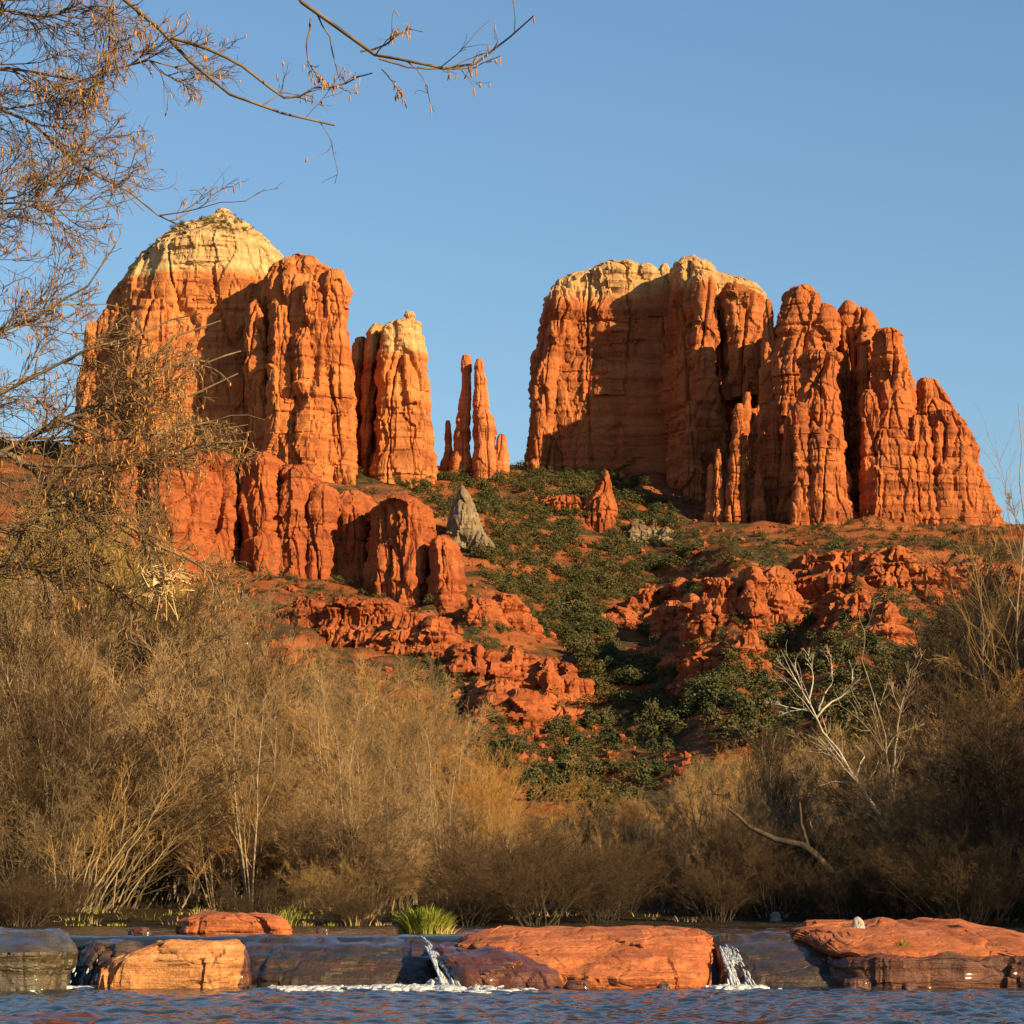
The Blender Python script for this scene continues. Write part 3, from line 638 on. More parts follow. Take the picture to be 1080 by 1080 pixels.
for i, (_, px, Y, s, zi) in enumerate(cand[:300]):
    x = (px - 540) * Y / F
    e = empty('juniper_shrub', (x, Y, float(ground(x, Y)) - .15)); e.rotation_euler[2] = rng.uniform(0, 6.28)
    e.scale = (s * rng.uniform(.9, 1.3), s * rng.uniform(.9, 1.2), s * rng.uniform(.75, 1.1))
    cr, tk = JUN[rng.integers(5)]; o = obj('crown', cr, e); obj('trunk', tk, e)
    if rng.uniform() < .4: o.material_slots[0].link = 'OBJECT'; o.material_slots[0].material = M['juniper_dull']
    tag(e, 'dark green juniper shrub ' + ZONES[zi][3], 'shrub', 'juniper shrubs ' + ZONES[zi][3])
rest = []
for _, px, Y, s, zi in cand[300:]:
    rest.append((px, Y, s))
# little bushes on the rims and on the dome, and low scrub everywhere
def many(items, lows, sx=1.2, sz=.85):
    ps = []
    for (x, Y, z, s) in items:
        V, Fq = lows[rng.integers(len(lows))]; a = rng.uniform(0, 6.28); ca, sa = math.cos(a), math.sin(a)
        W_ = V * np.array([s * sx, s * sx, s * sz]); ps.append((np.stack([W_[:, 0] * ca - W_[:, 1] * sa + x, W_[:, 0] * sa + W_[:, 1] * ca + Y, W_[:, 2] + z], 1), Fq))
    return merge(ps)
it = [((px - 540) * Y / F, Y, float(ground((px - 540) * Y / F, Y)) - .1, s) for px, Y, s in rest]
V, Fs = many(it, JLOW); tag(obj('juniper_scrub', mesh_of('juniper_scrub', V, Fs, [M['juniper']], smooth=False)), 'dense far juniper scrub covering the valley under the spires', 'scrub', kind='stuff')
it = []
for _ in range(4600):
    px, py = rng.uniform(230, 1080), rng.uniform(500, 850); Y = ground_hit(px, py)
    if Y is None or perlin(px / 60., py / 40., 9.5) < -.05: continue
    x = (px - 540) * Y / F; it.append((x, Y, float(ground(x, Y)) - .1, rng.uniform(.8, 2.0)))
V, Fs = many(it, JLOW[:2], 1.3, .6); tag(obj('low_scrub', mesh_of('low_scrub', V, Fs, [M['juniper_dull']], smooth=False)), 'low dull green brush spread over the red slopes', 'scrub', kind='stuff')
# loose red stones
def stone(seed):
    r = np.random.default_rng(seed); nu, nv = 6, 8
    t = np.linspace(.15, math.pi - .15, nu)[:, None]; a = np.linspace(0, 2 * math.pi, nv, endpoint=False)[None]
    V = np.stack([np.sin(t) * np.cos(a), np.sin(t) * np.sin(a), np.cos(t) + 0 * a], -1).reshape(-1, 3)
    V = np.sign(V) * np.abs(V) ** .7 * (1 + .3 * r.normal(size=(len(V), 1))) * np.array([1, .8, .7]); return V * .5, gridfaces(nu, nv, True)[:, ::-1]
it = []
for _ in range(2200):
    px, py = rng.uniform(230, 1070), rng.uniform(510, 840); Y = ground_hit(px, py)
    if Y is None: continue
    x = (px - 540) * Y / F; it.append((x, Y, float(ground(x, Y)) + .2, rng.choice([.8, 1.3, 2.2, 4.0], p=[.4, .32, .2, .08])))
V, Fs = many(it, [stone(i) for i in range(6)], 1, 1); tag(obj('scree', mesh_of('scree', V, Fs, [RED2], smooth=False)), 'loose red stones strewn over the slopes', 'stones', kind='stuff')
# rim bushes
dg = bpy.context.evaluated_depsgraph_get(); dg.update()
def hit(px, py):
    import mathutils
    d = mathutils.Vector(tuple(P(px, py, 1000.) - np.array([0, 0, CAM_Z]))).normalized()
    ok, loc, *_ = SC.ray_cast(dg, (0, 0, CAM_Z), d, distance=2500)
    return loc if ok else None
it = []
for x0, y0, x1, y1, nn in [(178, 240, 228, 233, 22), (215, 236, 262, 244, 26), (262, 236, 312, 262, 22), (136, 292, 160, 262, 14), (230, 232, 262, 236, 12), (630, 286, 690, 290, 8), (770, 312, 800, 320, 8), (905, 350, 925, 352, 4), (820, 560, 880, 560, 20), (740, 565, 800, 575, 18), (930, 560, 1050, 562, 14), (560, 497, 690, 508, 40), (430, 512, 470, 505, 12)]:
    for k in range(nn):
        t = rng.uniform(); h_ = hit(x0 + (x1 - x0) * t + rng.normal() * 2, y0 + (y1 - y0) * t + rng.normal() * 2.5)
        if h_ is not None and h_.y > 900: it.append((h_.x, h_.y, h_.z - .3, rng.uniform(1.4, 3.2)))
V, Fs = many(it, JLOW); tag(obj('ledge_scrub', mesh_of('ledge_scrub', V, Fs, [M['juniper']], smooth=False)), 'tiny dark bushes clinging to the rims and ledges of the buttes', 'scrub', kind='stuff')

# ---------------------------------------------------------------- creekside trees
# height of the thicket in the photograph along its width
TOPX = [-80, 0, 60, 130, 200, 260, 320, 380, 430, 470, 500, 520, 560, 600, 640, 700, 760, 800, 850, 900, 940, 980, 1010, 1040, 1080, 1160]
TOPY = [455, 460, 478, 530, 580, 608, 630, 648, 668, 695, 748, 830, 850, 848, 845, 832, 800, 785, 780, 770, 745, 700, 660, 610, 560, 540]
def thicket(px, Y, drop, kind, twig, bark, label, group, wide=1., q=None, name='bare_tree', cat='tree'):
    x = (px - 540) * Y / F; z = float(ground(x, Y)); top = CAM_Z + (HOR - (np.interp(px, TOPX, TOPY) + drop)) * Y / F
    return place_tree(name, x, Y, max(1.6, (top - z) * 1.0), kind, random.randrange(2) if q is None else q, twig, bark, label, group, cat, wide=wide)
L1 = 'bare straw-coloured tree in the sunlit thicket on the left bank'; G1 = 'straw trees of the left thicket'
L2 = 'bare grey-brown tree in the sunlit thicket left of the creek centre'; G2 = 'grey-brown trees of the left thicket'
L3 = 'bare olive-gold tree at the far left behind the overhanging branches'; G3 = 'olive trees at far left'
L4 = 'orange-twigged bare willow low in the gap beneath the red slope'; G4 = 'orange willows in the gap'
L5 = 'slender grey bare tree in the half-shaded thicket right of centre'; G5 = 'grey trees right of centre'
L6 = 'dark shaded bare tree crowding the right bank'; G6 = 'dark trees on the right bank'
L7 = 'pale straw bare tree catching sun behind the shaded right thicket'; G7 = 'sunlit straw trees behind'
for i in range(16): thicket(random.uniform(130, 500), random.uniform(120, 190), random.uniform(0, 45), random.choice(['crown', 'alder', 'crown']), random.choice(['twig_straw', 'twig_straw', 'twig_grey']), 'bark_grey', L1, G1)
for i in range(18): thicket(random.uniform(0, 510), random.uniform(85, 130), random.uniform(30, 150), random.choice(['alder', 'broom', 'thin']), random.choice(['twig_straw', 'twig_grey', 'twig_grey', 'twig_brown']), 'bark_grey', L2, G2)
for i in range(10): thicket(random.uniform(-60, 130), random.uniform(110, 180), random.uniform(0, 60), 'crown', 'twig_olive', 'bark_grey', L3, G3)
for i in range(40): thicket(random.uniform(-20, 510), random.uniform(63, 80), random.uniform(190, 290) if i % 2 else random.uniform(120, 220), random.choice(['bush', 'bush', 'broom']), random.choice(['twig_straw', 'twig_brown', 'twig_grey']), 'bark_grey', 'low bare brown bush along the foot of the left thicket', 'bushes at the foot of the left thicket', wide=1.3, name='bare_bush', cat='bush')
for i in range(20): thicket(random.uniform(495, 660), random.uniform(90, 150), random.uniform(0, 55), random.choice(['broom', 'bush']), 'twig_orange', 'bark_grey', L4, G4, wide=1.2)
for i in range(42): thicket(random.uniform(600, 880), random.uniform(92, 165), random.uniform(-15, 45), random.choice(['thin', 'broom', 'alder', 'thin']), random.choice(['twig_grey', 'twig_grey', 'twig_straw', 'twig_brown']), 'bark_pale', L5, G5, wide=1.1)
for i in range(14): thicket(random.uniform(740, 950), random.uniform(165, 210), random.uniform(-22, 0), 'crown', 'twig_olive' if i % 2 else 'twig_straw', 'bark_grey', L7, G7, wide=1.2)
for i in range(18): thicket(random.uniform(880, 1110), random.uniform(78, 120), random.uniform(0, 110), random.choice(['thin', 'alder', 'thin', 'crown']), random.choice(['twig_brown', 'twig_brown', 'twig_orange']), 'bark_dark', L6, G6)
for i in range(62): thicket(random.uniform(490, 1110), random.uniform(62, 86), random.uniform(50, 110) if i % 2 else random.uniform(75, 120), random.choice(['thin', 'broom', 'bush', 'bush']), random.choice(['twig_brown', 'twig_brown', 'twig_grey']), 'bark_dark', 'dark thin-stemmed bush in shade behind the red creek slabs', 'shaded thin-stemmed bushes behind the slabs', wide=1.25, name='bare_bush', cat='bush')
for i in range(46):
    px = random.uniform(500, 1090) if i > 18 else random.uniform(890, 1090); Y = random.uniform(58, 68); x = (px - 540) * Y / F
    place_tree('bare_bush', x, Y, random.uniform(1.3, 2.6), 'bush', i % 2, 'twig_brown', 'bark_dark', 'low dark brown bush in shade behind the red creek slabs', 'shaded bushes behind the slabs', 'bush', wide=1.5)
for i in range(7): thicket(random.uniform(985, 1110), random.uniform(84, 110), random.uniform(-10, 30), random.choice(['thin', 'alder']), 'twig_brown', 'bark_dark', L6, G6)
for i in range(14):
    px = random.uniform(-20, 560); Y = random.uniform(57.5, 61); x = (px - 540) * Y / F
    place_tree('bare_bush', x, Y, random.uniform(.7, 1.5), 'bush', i % 2, 'twig_brown', 'bark_dark', 'knee-high brown brush at the far waterline', 'brush at the far waterline', 'bush', wide=1.8, z=.62)
for i in range(20):
    px = random.uniform(230, 660); Y = random.uniform(66, 86)
    thicket(px, Y, random.uniform(30, 120) if px < 500 else random.uniform(0, 40), 'thin', 'twig_straw', 'bark_pale', 'slender tree with a thin pale trunk standing at the front of the bare thicket', 'slender pale-trunked trees before the thicket', wide=.75)
# tall riparian trees on the right bank, beyond the frame: their shade falls over the right half of the thicket
for i in range(76):
    far = i < 58
    if far: Y = 54 + 44 * (i / 57) + random.uniform(-4, 5); H = random.uniform(24, 29)
    else: Y = 24 + 20 * ((i - 58) / 17) + random.uniform(-2, 2); H = random.uniform(20, 22)
    x = 50 + random.uniform(-4, 16 if far else 6)
    place_tree('bare_tree', x, Y, H, random.choice(['crown', 'crown', 'alder']), i % 2, 'twig_brown', 'bark_dark', 'tall bare tree on the right bank standing outside the picture', 'tall trees on the right bank', wide=1.0)

def traced(name, lines, Y, mat, rng, kids=(0, 0), twig=None, Yj=.25, k=6):
    """branch polylines drawn as (px, py) lists with start and end radius in metres"""
    ps = []; L0 = []; R0 = []
    for pts, r0, r1 in lines:
        W_ = np.array([P(a, b, Y) for a, b in pts]); W_[:, 1] += np.cumsum(rng.normal(size=len(W_)) * Yj)
        n = 14; q = polyline(W_, n); q[1:-1] += rng.normal(size=(n - 2, 3)) * .005 * np.linalg.norm(W_[-1] - W_[0])
        L0.append(q); R0.append(np.linspace(r0, r1, n))
    return np.array(L0), np.array(R0)

# white sycamore leaning out of the shade
rngs = np.random.default_rng(3); YS = 70.
e = empty('white_sycamore', (P(972, 968, YS)[0], YS, float(ground(P(972, 968, YS)[0], YS)))); tag(e, 'leaning bare sycamore with bright white limbs against the dark right slope', 'tree')
tl = [([(975, 975), (960, 930), (939, 882), (914, 841), (902, 821), (886, 800), (878, 784), (866, 764), (853, 743), (841, 723), (831, 703), (823, 686)], .15, .010),
      ([(861, 757), (878, 739), (890, 733), (899, 723), (899, 703), (896, 695)], .06, .010), ([(863, 750), (868, 735), (878, 719), (877, 699), (874, 690)], .05, .010),
      ([(853, 737), (857, 719), (855, 699), (847, 684)], .04, .009), ([(855, 750), (837, 746), (825, 743), (810, 739)], .045, .010), ([(850, 748), (833, 750), (820, 756)], .03, .005),
      ([(902, 821), (908, 805), (914, 796), (906, 787), (900, 780)], .05, .006), ([(898, 825), (878, 824), (865, 829)], .03, .005), ([(908, 832), (922, 815), (928, 800)], .03, .005), ([(876, 795), (862, 780), (850, 775)], .03, .005), ([(878, 784), (872, 800), (875, 812)], .03, .005)]
A, R = traced('t', tl, YS, None, rngs, Yj=.12); R = R * .50
B, RB = spawn(A[:6], R[:6], 6, .22, 6, rngs, .6, .12, .13, .45, .45, 1, .009)
C_, RC = spawn(B, RB, 5, .55, 4, rngs, .7, .08, .18, .6, .2, 1, .006)
def attach(o, e):
    import mathutils
    o.parent = e; o.matrix_parent_inverse = mathutils.Matrix.Translation(e.location).inverted(); return o
attach(obj('trunk', mesh_of('trunk', *tubes(A, R, 8), [M['bark_white']])), e)
V, Fs = merge([tubes(B, RB, 4), tubes(C_, RC, 3)]); attach(obj('twigs', mesh_of('twigs', V, Fs, [M['bark_white']])), e)
YS2 = 72.
e = empty('white_sycamore', (P(952, 970, YS2)[0], YS2, float(ground(P(952, 970, YS2)[0], YS2)))); tag(e, 'slimmer pale tree with forked white stems just right of the leaning sycamore', 'tree')
A, R = traced('t', [([(950, 975), (945, 860), (938, 810), (933, 788), (929, 760), (921, 735), (912, 711), (906, 694)], .055, .008), ([(942, 820), (945, 790), (948, 768), (951, 747), (959, 723), (961, 705)], .04, .008), ([(934, 792), (945, 775), (957, 770), (970, 765)], .02, .006), ([(950, 752), (942, 735), (938, 718)], .02, .006)], YS2, None, rngs, Yj=.12)
B, RB = spawn(A, R, 7, .30, 6, rngs, .7, .12, .15, .5, .45, 1, .007); C_, RC = spawn(B, RB, 4, .5, 4, rngs, .7, .1, .2, .6, .2, 1, .008)
attach(obj('trunk', mesh_of('trunk', *tubes(A, R, 7), [M['bark_pale']])), e)
V, Fs = merge([tubes(B, RB, 4), tubes(C_, RC, 3)]); attach(obj('twigs', mesh_of('twigs', V, Fs, [M['bark_pale']])), e)
# pale slender stems at the right edge
YS3 = 80.
for lb, ln in (('thin pale-barked tree near the right edge, its stem kinked high above the slope', [([(1052, 975), (1046, 860), (1040, 760), (1036, 690), (1034, 640), (1030, 600), (1022, 575)], .045, .01), ([(1036, 690), (1050, 650), (1062, 630)], .02, .006), ([(1040, 760), (1022, 705), (1000, 692), (978, 696)], .022, .006), ([(1034, 620), (1046, 590), (1050, 565)], .015, .005)]),
               ('tall pale-barked tree cut by the right edge, tops against the sky', [([(1080, 975), (1078, 860), (1074, 740), (1076, 640), (1074, 560), (1078, 440), (1074, 425)], .055, .01), ([(1075, 650), (1060, 620), (1055, 600)], .025, .006), ([(1075, 600), (1090, 560), (1092, 520)], .025, .006), ([(1076, 560), (1066, 530), (1064, 520)], .016, .005)])):
    A, R = traced('t', ln, YS3, None, rngs, Yj=.1)
    e = empty('pale_tree', (A[0, 0, 0], A[0, 0, 1], A[0, 0, 2])); tag(e, lb, 'tree')
    B, RB = spawn(A, R, 16, .30, 6, rngs, .8, .08, .15, .5, .3, 1, .007); C_, RC = spawn(B, RB, 8, .5, 4, rngs, .8, .05, .2, .6, .2, 1, .005)
    attach(obj('trunk', mesh_of('trunk', *tubes(A, R, 7), [M['bark_pale']])), e)
    V, Fs = merge([tubes(B, RB, 4), tubes(C_, RC, 3)]); attach(obj('twigs', mesh_of('twigs', V, Fs, [M['twig_straw']])), e)
# fallen, leaning dead trunk in the shade
A, R = traced('t', [([(768, 853), (790, 870), (815, 885), (850, 892), (866, 908), (882, 926), (900, 948), (912, 972)], .03, .13), ([(852, 893), (845, 870), (843, 845)], .05, .02), ([(880, 922), (898, 912), (905, 900)], .04, .015)], 62., None, rngs, Yj=.08)
e = empty('leaning_dead_trunk', tuple(A[0, -1])); tag(e, 'dark dead trunk leaning left out of the shade behind the right slab', 'dead tree')
attach(obj('trunk', mesh_of('trunk', *tubes(A, R, 8), [M['bark_dark']])), e)
# clump of pale leaning alder stems, left bank
YA = 62.
ln = [([(a, 962), (a + (b - a) * .3, 962 - (962 - c) * .35), (a + (b - a) * .65, 962 - (962 - c) * .7), (b, c)], .022, .007) for a, b, c in [(82, 110, 868), (84, 140, 820), (86, 165, 850), (92, 178, 838), (74, 82, 880), (70, 76, 905), (88, 122, 905), (120, 160, 885), (124, 190, 880), (95, 120, 830), (60, 55, 890), (190, 222, 905), (118, 132, 850), (100, 205, 800)]]
A, R = traced('t', ln, YA, None, rngs, Yj=.1)
B, RB = spawn(A, R, 9, .4, 6, rngs, .6, .08, .12, .5, .35, 1, .006); C_, RC = spawn(B, RB, 6, .5, 4, rngs, .8, .05, .2, .6, .2, 1, .004)
e = empty('stem_clump', tuple(A[0, 0])); tag(e, 'clump of thin pale stems leaning right at the waterline of the left bank', 'shrub')
attach(obj('stems', mesh_of('stems', *tubes(A, R, 6), [plain('pale_stem_bark', (.26, .18, .09), (.44, .33, .19), 3)])), e)
V, Fs = merge([tubes(B, RB, 3), tubes(C_, RC, 3)]); attach(obj('twigs', mesh_of('twigs', V, Fs, [M['twig_straw']])), e)

# ---------------------------------------------------------------- grasses
def blades(n, rx, ry, h, rng, w=.012, bend=.5):
    r = np.sqrt(rng.uniform(0, 1, n)); a = rng.uniform(0, 6.28, n)
    b = np.stack([rx * r * np.cos(a), ry * r * np.sin(a), np.zeros(n)], 1); hh = h * rng.uniform(.55, 1.1, n) * (1 - .42 * r ** 2)
    d = np.stack([np.cos(a) * r, np.sin(a) * r, 0 * a], 1) * bend + rng.normal(size=(n, 3)) * .15 * np.array([1, 1, 0])
    t = np.array([0, .4, .75, 1.])[None, :, None]
    mid = b[:, None] + hh[:, None, None] * (np.array([0, 0, 1.]) * t * (1 - .15 * t * t) + d[:, None] * t * t)
    s = np.stack([-np.sin(a + rng.normal(size=n)), np.cos(a), 0 * a], 1)[:, None] * w * np.array([1, .9, .6, .1])[None, :, None]
    V = np.stack([mid - s, mid + s], 2).reshape(-1, 3)
    f = np.array([[0, 1, 3, 2], [2, 3, 5, 4], [4, 5, 7, 6]]); return V, (f[None] + (np.arange(n) * 8)[:, None, None]).reshape(-1, 4)
rg = np.random.default_rng(8)
YT = 41.
e = empty('grass_tussock', tuple(P(449, 988, YT))); tag(e, 'round yellow-green grass tussock behind the middle of the ledge', 'grass tussock')
obj('green_blades', mesh_of('green_blades', *blades(760, .33, .3, .56, rg, .009, .55), [M['grass_green']]), e)
obj('dry_blades', mesh_of('dry_blades', *blades(200, .40, .3, .34, rg, .009, .7), [M['grass_dry']]), e)
ps = []; pd = []
for i in range(90):
    px = rg.uniform(-40, 420); Y = rg.uniform(58, 66); x = (px - 540) * Y / F; z = max(float(ground(x, Y)), .68)
    V, Fq = blades(int(rg.uniform(6, 30)), rg.uniform(.1, .5), .3, rg.uniform(.08, .5) * (1.0 if perlin(px / 45., .3, 4.) > -.05 else .35), rg, .010, .9); V = V + np.array([x, Y, z])
    (ps if rg.uniform() < .4 else pd).append((V, Fq))
for i in range(30):
    px = rg.uniform(500, 1120); Y = rg.uniform(60, 66); x = (px - 540) * Y / F; z = max(float(ground(x, Y)), .68)
    V, Fq = blades(20, .4, .3, rg.uniform(.08, .2), rg, .012, .7); pd.append((V + np.array([x, Y, z]), Fq))
V, Fs = merge(ps); tag(obj('bank_grass', mesh_of('bank_grass', V, Fs, [M['grass_green']])), 'fresh green grass along the far waterline', 'grass', kind='stuff')
V, Fs = merge(pd); tag(obj('dry_grass', mesh_of('dry_grass', V, Fs, [M['grass_dry']])), 'dry tan grass and reeds along the far waterline', 'grass', kind='stuff')

# ================================================================ creek
def water_mat(name, deep, rough=.06):
    t = NT(name); p = t.pos()
    t.bump(t.noise(t.scaled(p, (9, 7, 9)), 1, 4, .6), .35, .02)
    t.b.inputs['IOR'].default_value = 1.33
    t.out(deep, rough, .5); return t.m
WAT = water_mat('creek_water', (.018, .022, .026))
def water_grid(name, x0, x1, y0, y1, nx, ny, z, amp, lx, ly, seed, mat):
    x = np.linspace(x0, x1, nx); x = np.concatenate([[x0 - 60, x0 - 20, x0 - 5], x, [x1 + 5, x1 + 20, x1 + 60]]); y = np.linspace(y0, y1, ny)
    X, Y = np.meshgrid(x, y)
    h = amp * (fbm(X / lx + seed, Y / ly, seed, 4) + .8 * np.abs(perlin(X / (lx * .4), Y / (ly * .5), seed + 4)))
    return obj(name, mesh_of(name, np.stack([X, Y, z + h], -1).reshape(-1, 3), gridfaces(len(y), len(x)), [mat]))
tag(water_grid('creek', -6, 6, 10, 37.8, 330, 560, 0, .046, .72, .60, 3, WAT), kind='structure')
wg = water_grid('upper_pool', -10, 10, 37.3, 66, 240, 520, .655, .020, .6, .5, 7, WAT); tag(wg, kind='structure')
for v in wg.data.vertices:                    # the pool bends down over the lip of the ledge
    if v.co.y < 38.3: v.co.z -= ((38.3 - v.co.y) / .8) ** 2 * .42

def stone_mat(name, c1, c2, c3, rough=.8, spec=.25, wet=0, moss=None, u=.05):
    t = NT(name); p = t.pos()
    st = t.noise(t.scaled(p, (1.1, 1.1, 14)), 1, 6, .65, .8); b = t.noise(p, 2.2, 6, .65)
    c = t.ramp(t.math('ADD', t.math('MULTIPLY', st, .55), t.math('MULTIPLY', b, .45)), [(.36, c1), (.5, c2), (.64, c3)])
    if moss: c = t.mix(t.mrange(t.noise(p, 3.5, 5, .7), .5, .62), c, moss)
    sp = t.noise(p, 22, 4, .7); c = t.mix(1.0, c, t.ramp(sp, [(.25, (.6, .6, .6)), (.7, (1.2, 1.2, 1.2))]), 'MULTIPLY')
    sn = t.noise(t.scaled(p, (1.2, 1.2, 3.5)), 1, 5, .7, .4)
    c = t.mix(t.mrange(sn, .54, .66, 0, .6), c, (c1[0] * .45, c1[1] * .5, c1[2] * .5))
    vo = t.n('ShaderNodeTexVoronoi', feature='DISTANCE_TO_EDGE'); wv = t.n('ShaderNodeVectorMath', operation='ADD')
    nv = t.n('ShaderNodeTexNoise'); t.l(p, nv.inputs['Vector']); nv.inputs['Scale'].default_value = 3; t.l(t.scaled(nv.outputs['Color'], (.35, .35, .2)), wv.inputs[0]); t.l(p, wv.inputs[1])
    t.l(t.scaled(wv.outputs[0], (.7, .7, 2.2)), vo.inputs['Vector']); vo.inputs['Scale'].default_value = 1
    ck = t.mrange(vo.outputs['Distance'], 0, .03, 0, .25)
    t.bump(t.math('ADD', ck, t.noise(p, 5, 6, .7)) if False else t.math('ADD', t.math('ADD', ck, t.noise(p, 5, 6, .7)), t.math('MULTIPLY', t.noise(t.scaled(p, (1.5, 1.5, 22)), 1, 4, .6), .6)), .9, .05)
    t.out(c, rough, spec)
    if wet: t.b.inputs['Coat Weight'].default_value = wet; t.b.inputs['Coat Roughness'].default_value = .12
    return t.m
SR_ = stone_mat('creek_red_stone', (.24, .065, .025), (.42, .125, .045), (.52, .19, .07))
SO_ = stone_mat('creek_buff_stone', (.26, .10, .04), (.46, .20, .075), (.60, .32, .13))
SW_ = stone_mat('wet_dark_stone', (.020, .014, .010), (.05, .030, .018), (.10, .045, .022), .5, .4, .55, (.030, .028, .010))
SWR = stone_mat('wet_red_stone', (.04, .014, .008), (.10, .032, .014), (.17, .052, .022), .5, .4, .5)
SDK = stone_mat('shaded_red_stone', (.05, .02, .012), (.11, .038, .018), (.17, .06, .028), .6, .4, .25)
def slab(name, label, parts, mat, cat='boulder', group=None, Yc=37.):
    k = dict(u=.07, res=.025, p=3.4, base=-.3, flute=.5, crack=.4, strata=.9, lump=1.0, block=.5)
    ps = []
    for lv, b, Y, s, *ex in parts:
        kk = dict(k); kk.update(ex[0] if ex else {}); ps.append((rock(lv, Y, b, s, **kk), ex[1] if len(ex) > 1 else None))
    if len(ps) == 1: o = rocks(name, [ps[0][0]], mat)
    else:
        o = empty(name, (float(ps[0][0][0][:, 0].mean()), parts[0][2], 0))
        for pt, m2 in ps: child(rocks('rock_block', [pt], m2 or mat), o)
    return tag(o, label, cat, group)
slab('boulder', 'big dark wet boulder with a flat gleaming top at the left edge', [([(981, -40, 50, .5, .5), (985, -48, 66, .7, .3), (996, -50, 77, .9, .05), (1003, -50, 79, 1., 0.), (1040, -50, 75, 1., 0.), (1062, -50, 74, 1., 0.)], 1.1, 35.8, 3, dict(cap=.012, lump=.6, crack=.15, flute=.2))], stone_mat('wet_mossy_stone', (.030, .022, .013), (.075, .052, .026), (.12, .085, .045), .45, .5, .6, (.05, .048, .018)))
slab('boulder', 'sunlit buff-orange block with rounded left shoulder below the flat red rock', [([(992, 186, 246), (995, 160, 251), (1002, 138, 252), (1012, 120, 252), (1025, 110, 253), (1040, 107, 252), (1060, 108, 252)], .75, 36.4, 5, dict(cap=.015, lump=.9, strata=.7, p=5., crack=.2, flute=.15))], SO_)
slab('boulder', 'flat red rock resting on the ledge behind the buff block', [([(963, 218, 268), (966, 203, 286), (971, 193, 297), (980, 189, 302), (992, 188, 303)], .5, 40.2, 7, dict(base=.55, cap=.015, flute=.3, crack=.2, lump=.8))], SR_)
FL = dict(cap=.006, strata=.3, crack=.10, flute=.3, lump=1.1, block=.35)
slab('wet_ledge', 'dark wet ledge with water sheeting over it, left of the white cascade', [([(988, 256, 448, .22, .85), (991, 252, 456, .36, .72), (998, 250, 464, .55, .5), (1010, 250, 472, .74, .3), (1028, 252, 478, .92, .1), (1052, 252, 482, 1.1, 0.)], .95, 37.5, 9, FL)], SW_, 'ledge')
slab('red_slab', 'large sunlit red slab in the middle of the ledge with a cracked right end', [
    ([(979, 560, 700, .25, 1.1), (981, 520, 735, .40, .95), (986, 490, 750, .58, .72), (996, 478, 753, .75, .48), (1010, 500, 754, .90, .22), (1024, 530, 752, 1., .05), (1028, 540, 751, 1.02, .0), (1048, 556, 748, .96, 0.)], 1.35, 37.3, 11, dict(cap=.006, strata=.45, crack=.30, flute=.35, lump=.8)),
    ([(998, 462, 540, .5, .5), (1008, 462, 570, .75, .3), (1022, 470, 592, .95, .1), (1050, 476, 600, 1.05, 0.)], 1.25, 36.9, 12, dict(cap=.01, flute=.3, crack=.2), SWR)], SR_, 'rock slab')
slab('wet_ledge', 'dark wet ledge under a thin blue sheet of water, right of the middle slab', [([(986, 756, 880, .22, .85), (989, 752, 895, .38, .7), (998, 752, 905, .58, .48), (1012, 754, 910, .8, .25), (1028, 756, 913, .97, .06), (1048, 756, 914, 1.1, 0.)], .95, 37.5, 14, FL)], SW_, 'ledge')
slab('red_slab', 'long red slab at the right with a dark undercut front', [
    ([(972, 905, 985, .3, 1.0), (974, 872, 1030, .45, .85), (980, 840, 1065, .65, .6), (990, 836, 1092, .85, .3), (1002, 850, 1125, 1., .05), (1007, 860, 1150, 1.02, 0.), (1020, 900, 1150, .95, 0.)], 1.7, 38.0, 15, dict(cap=.006, strata=.5, crack=.3, flute=.4, lump=.9)),
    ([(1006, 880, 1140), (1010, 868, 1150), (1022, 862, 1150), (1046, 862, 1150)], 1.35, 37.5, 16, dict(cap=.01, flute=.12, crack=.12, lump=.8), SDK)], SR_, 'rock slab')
slab('pebble', 'small white stone lying on top of the right slab', [([(967, 903, 906), (969, 899, 910), (972, 898, 913), (977, 897, 914)], .06, 37.9, 17, dict(base=.75, u=.025, res=.010, block=1.5, p=2.2))], plain('white_stone', (.30, .28, .25), (.5, .48, .44), 8), 'stone')
slab('submerged_rock', 'red rock just breaking the water in the bottom left corner', [([(1071, 10, 60), (1073, -20, 95), (1077, -50, 120), (1084, -60, 135)], .7, 25.6, 18, dict(base=-.3, cap=.01))], SWR, 'rock')
slab('boulder', 'low wet red stone between the buff block and the dark ledge', [([(1000, 236, 256), (1006, 232, 262), (1030, 232, 266), (1054, 232, 268)], .4, 36.6, 19)], SWR)
slab('boulder', 'wet brown stone left of the buff block under running water', [([(996, 84, 150, .5, .3), (1004, 82, 150, .7, .2), (1030, 80, 140, .9, .1), (1056, 78, 130)], .8, 37.2, 20)], SW_)
rk = np.random.default_rng(17)
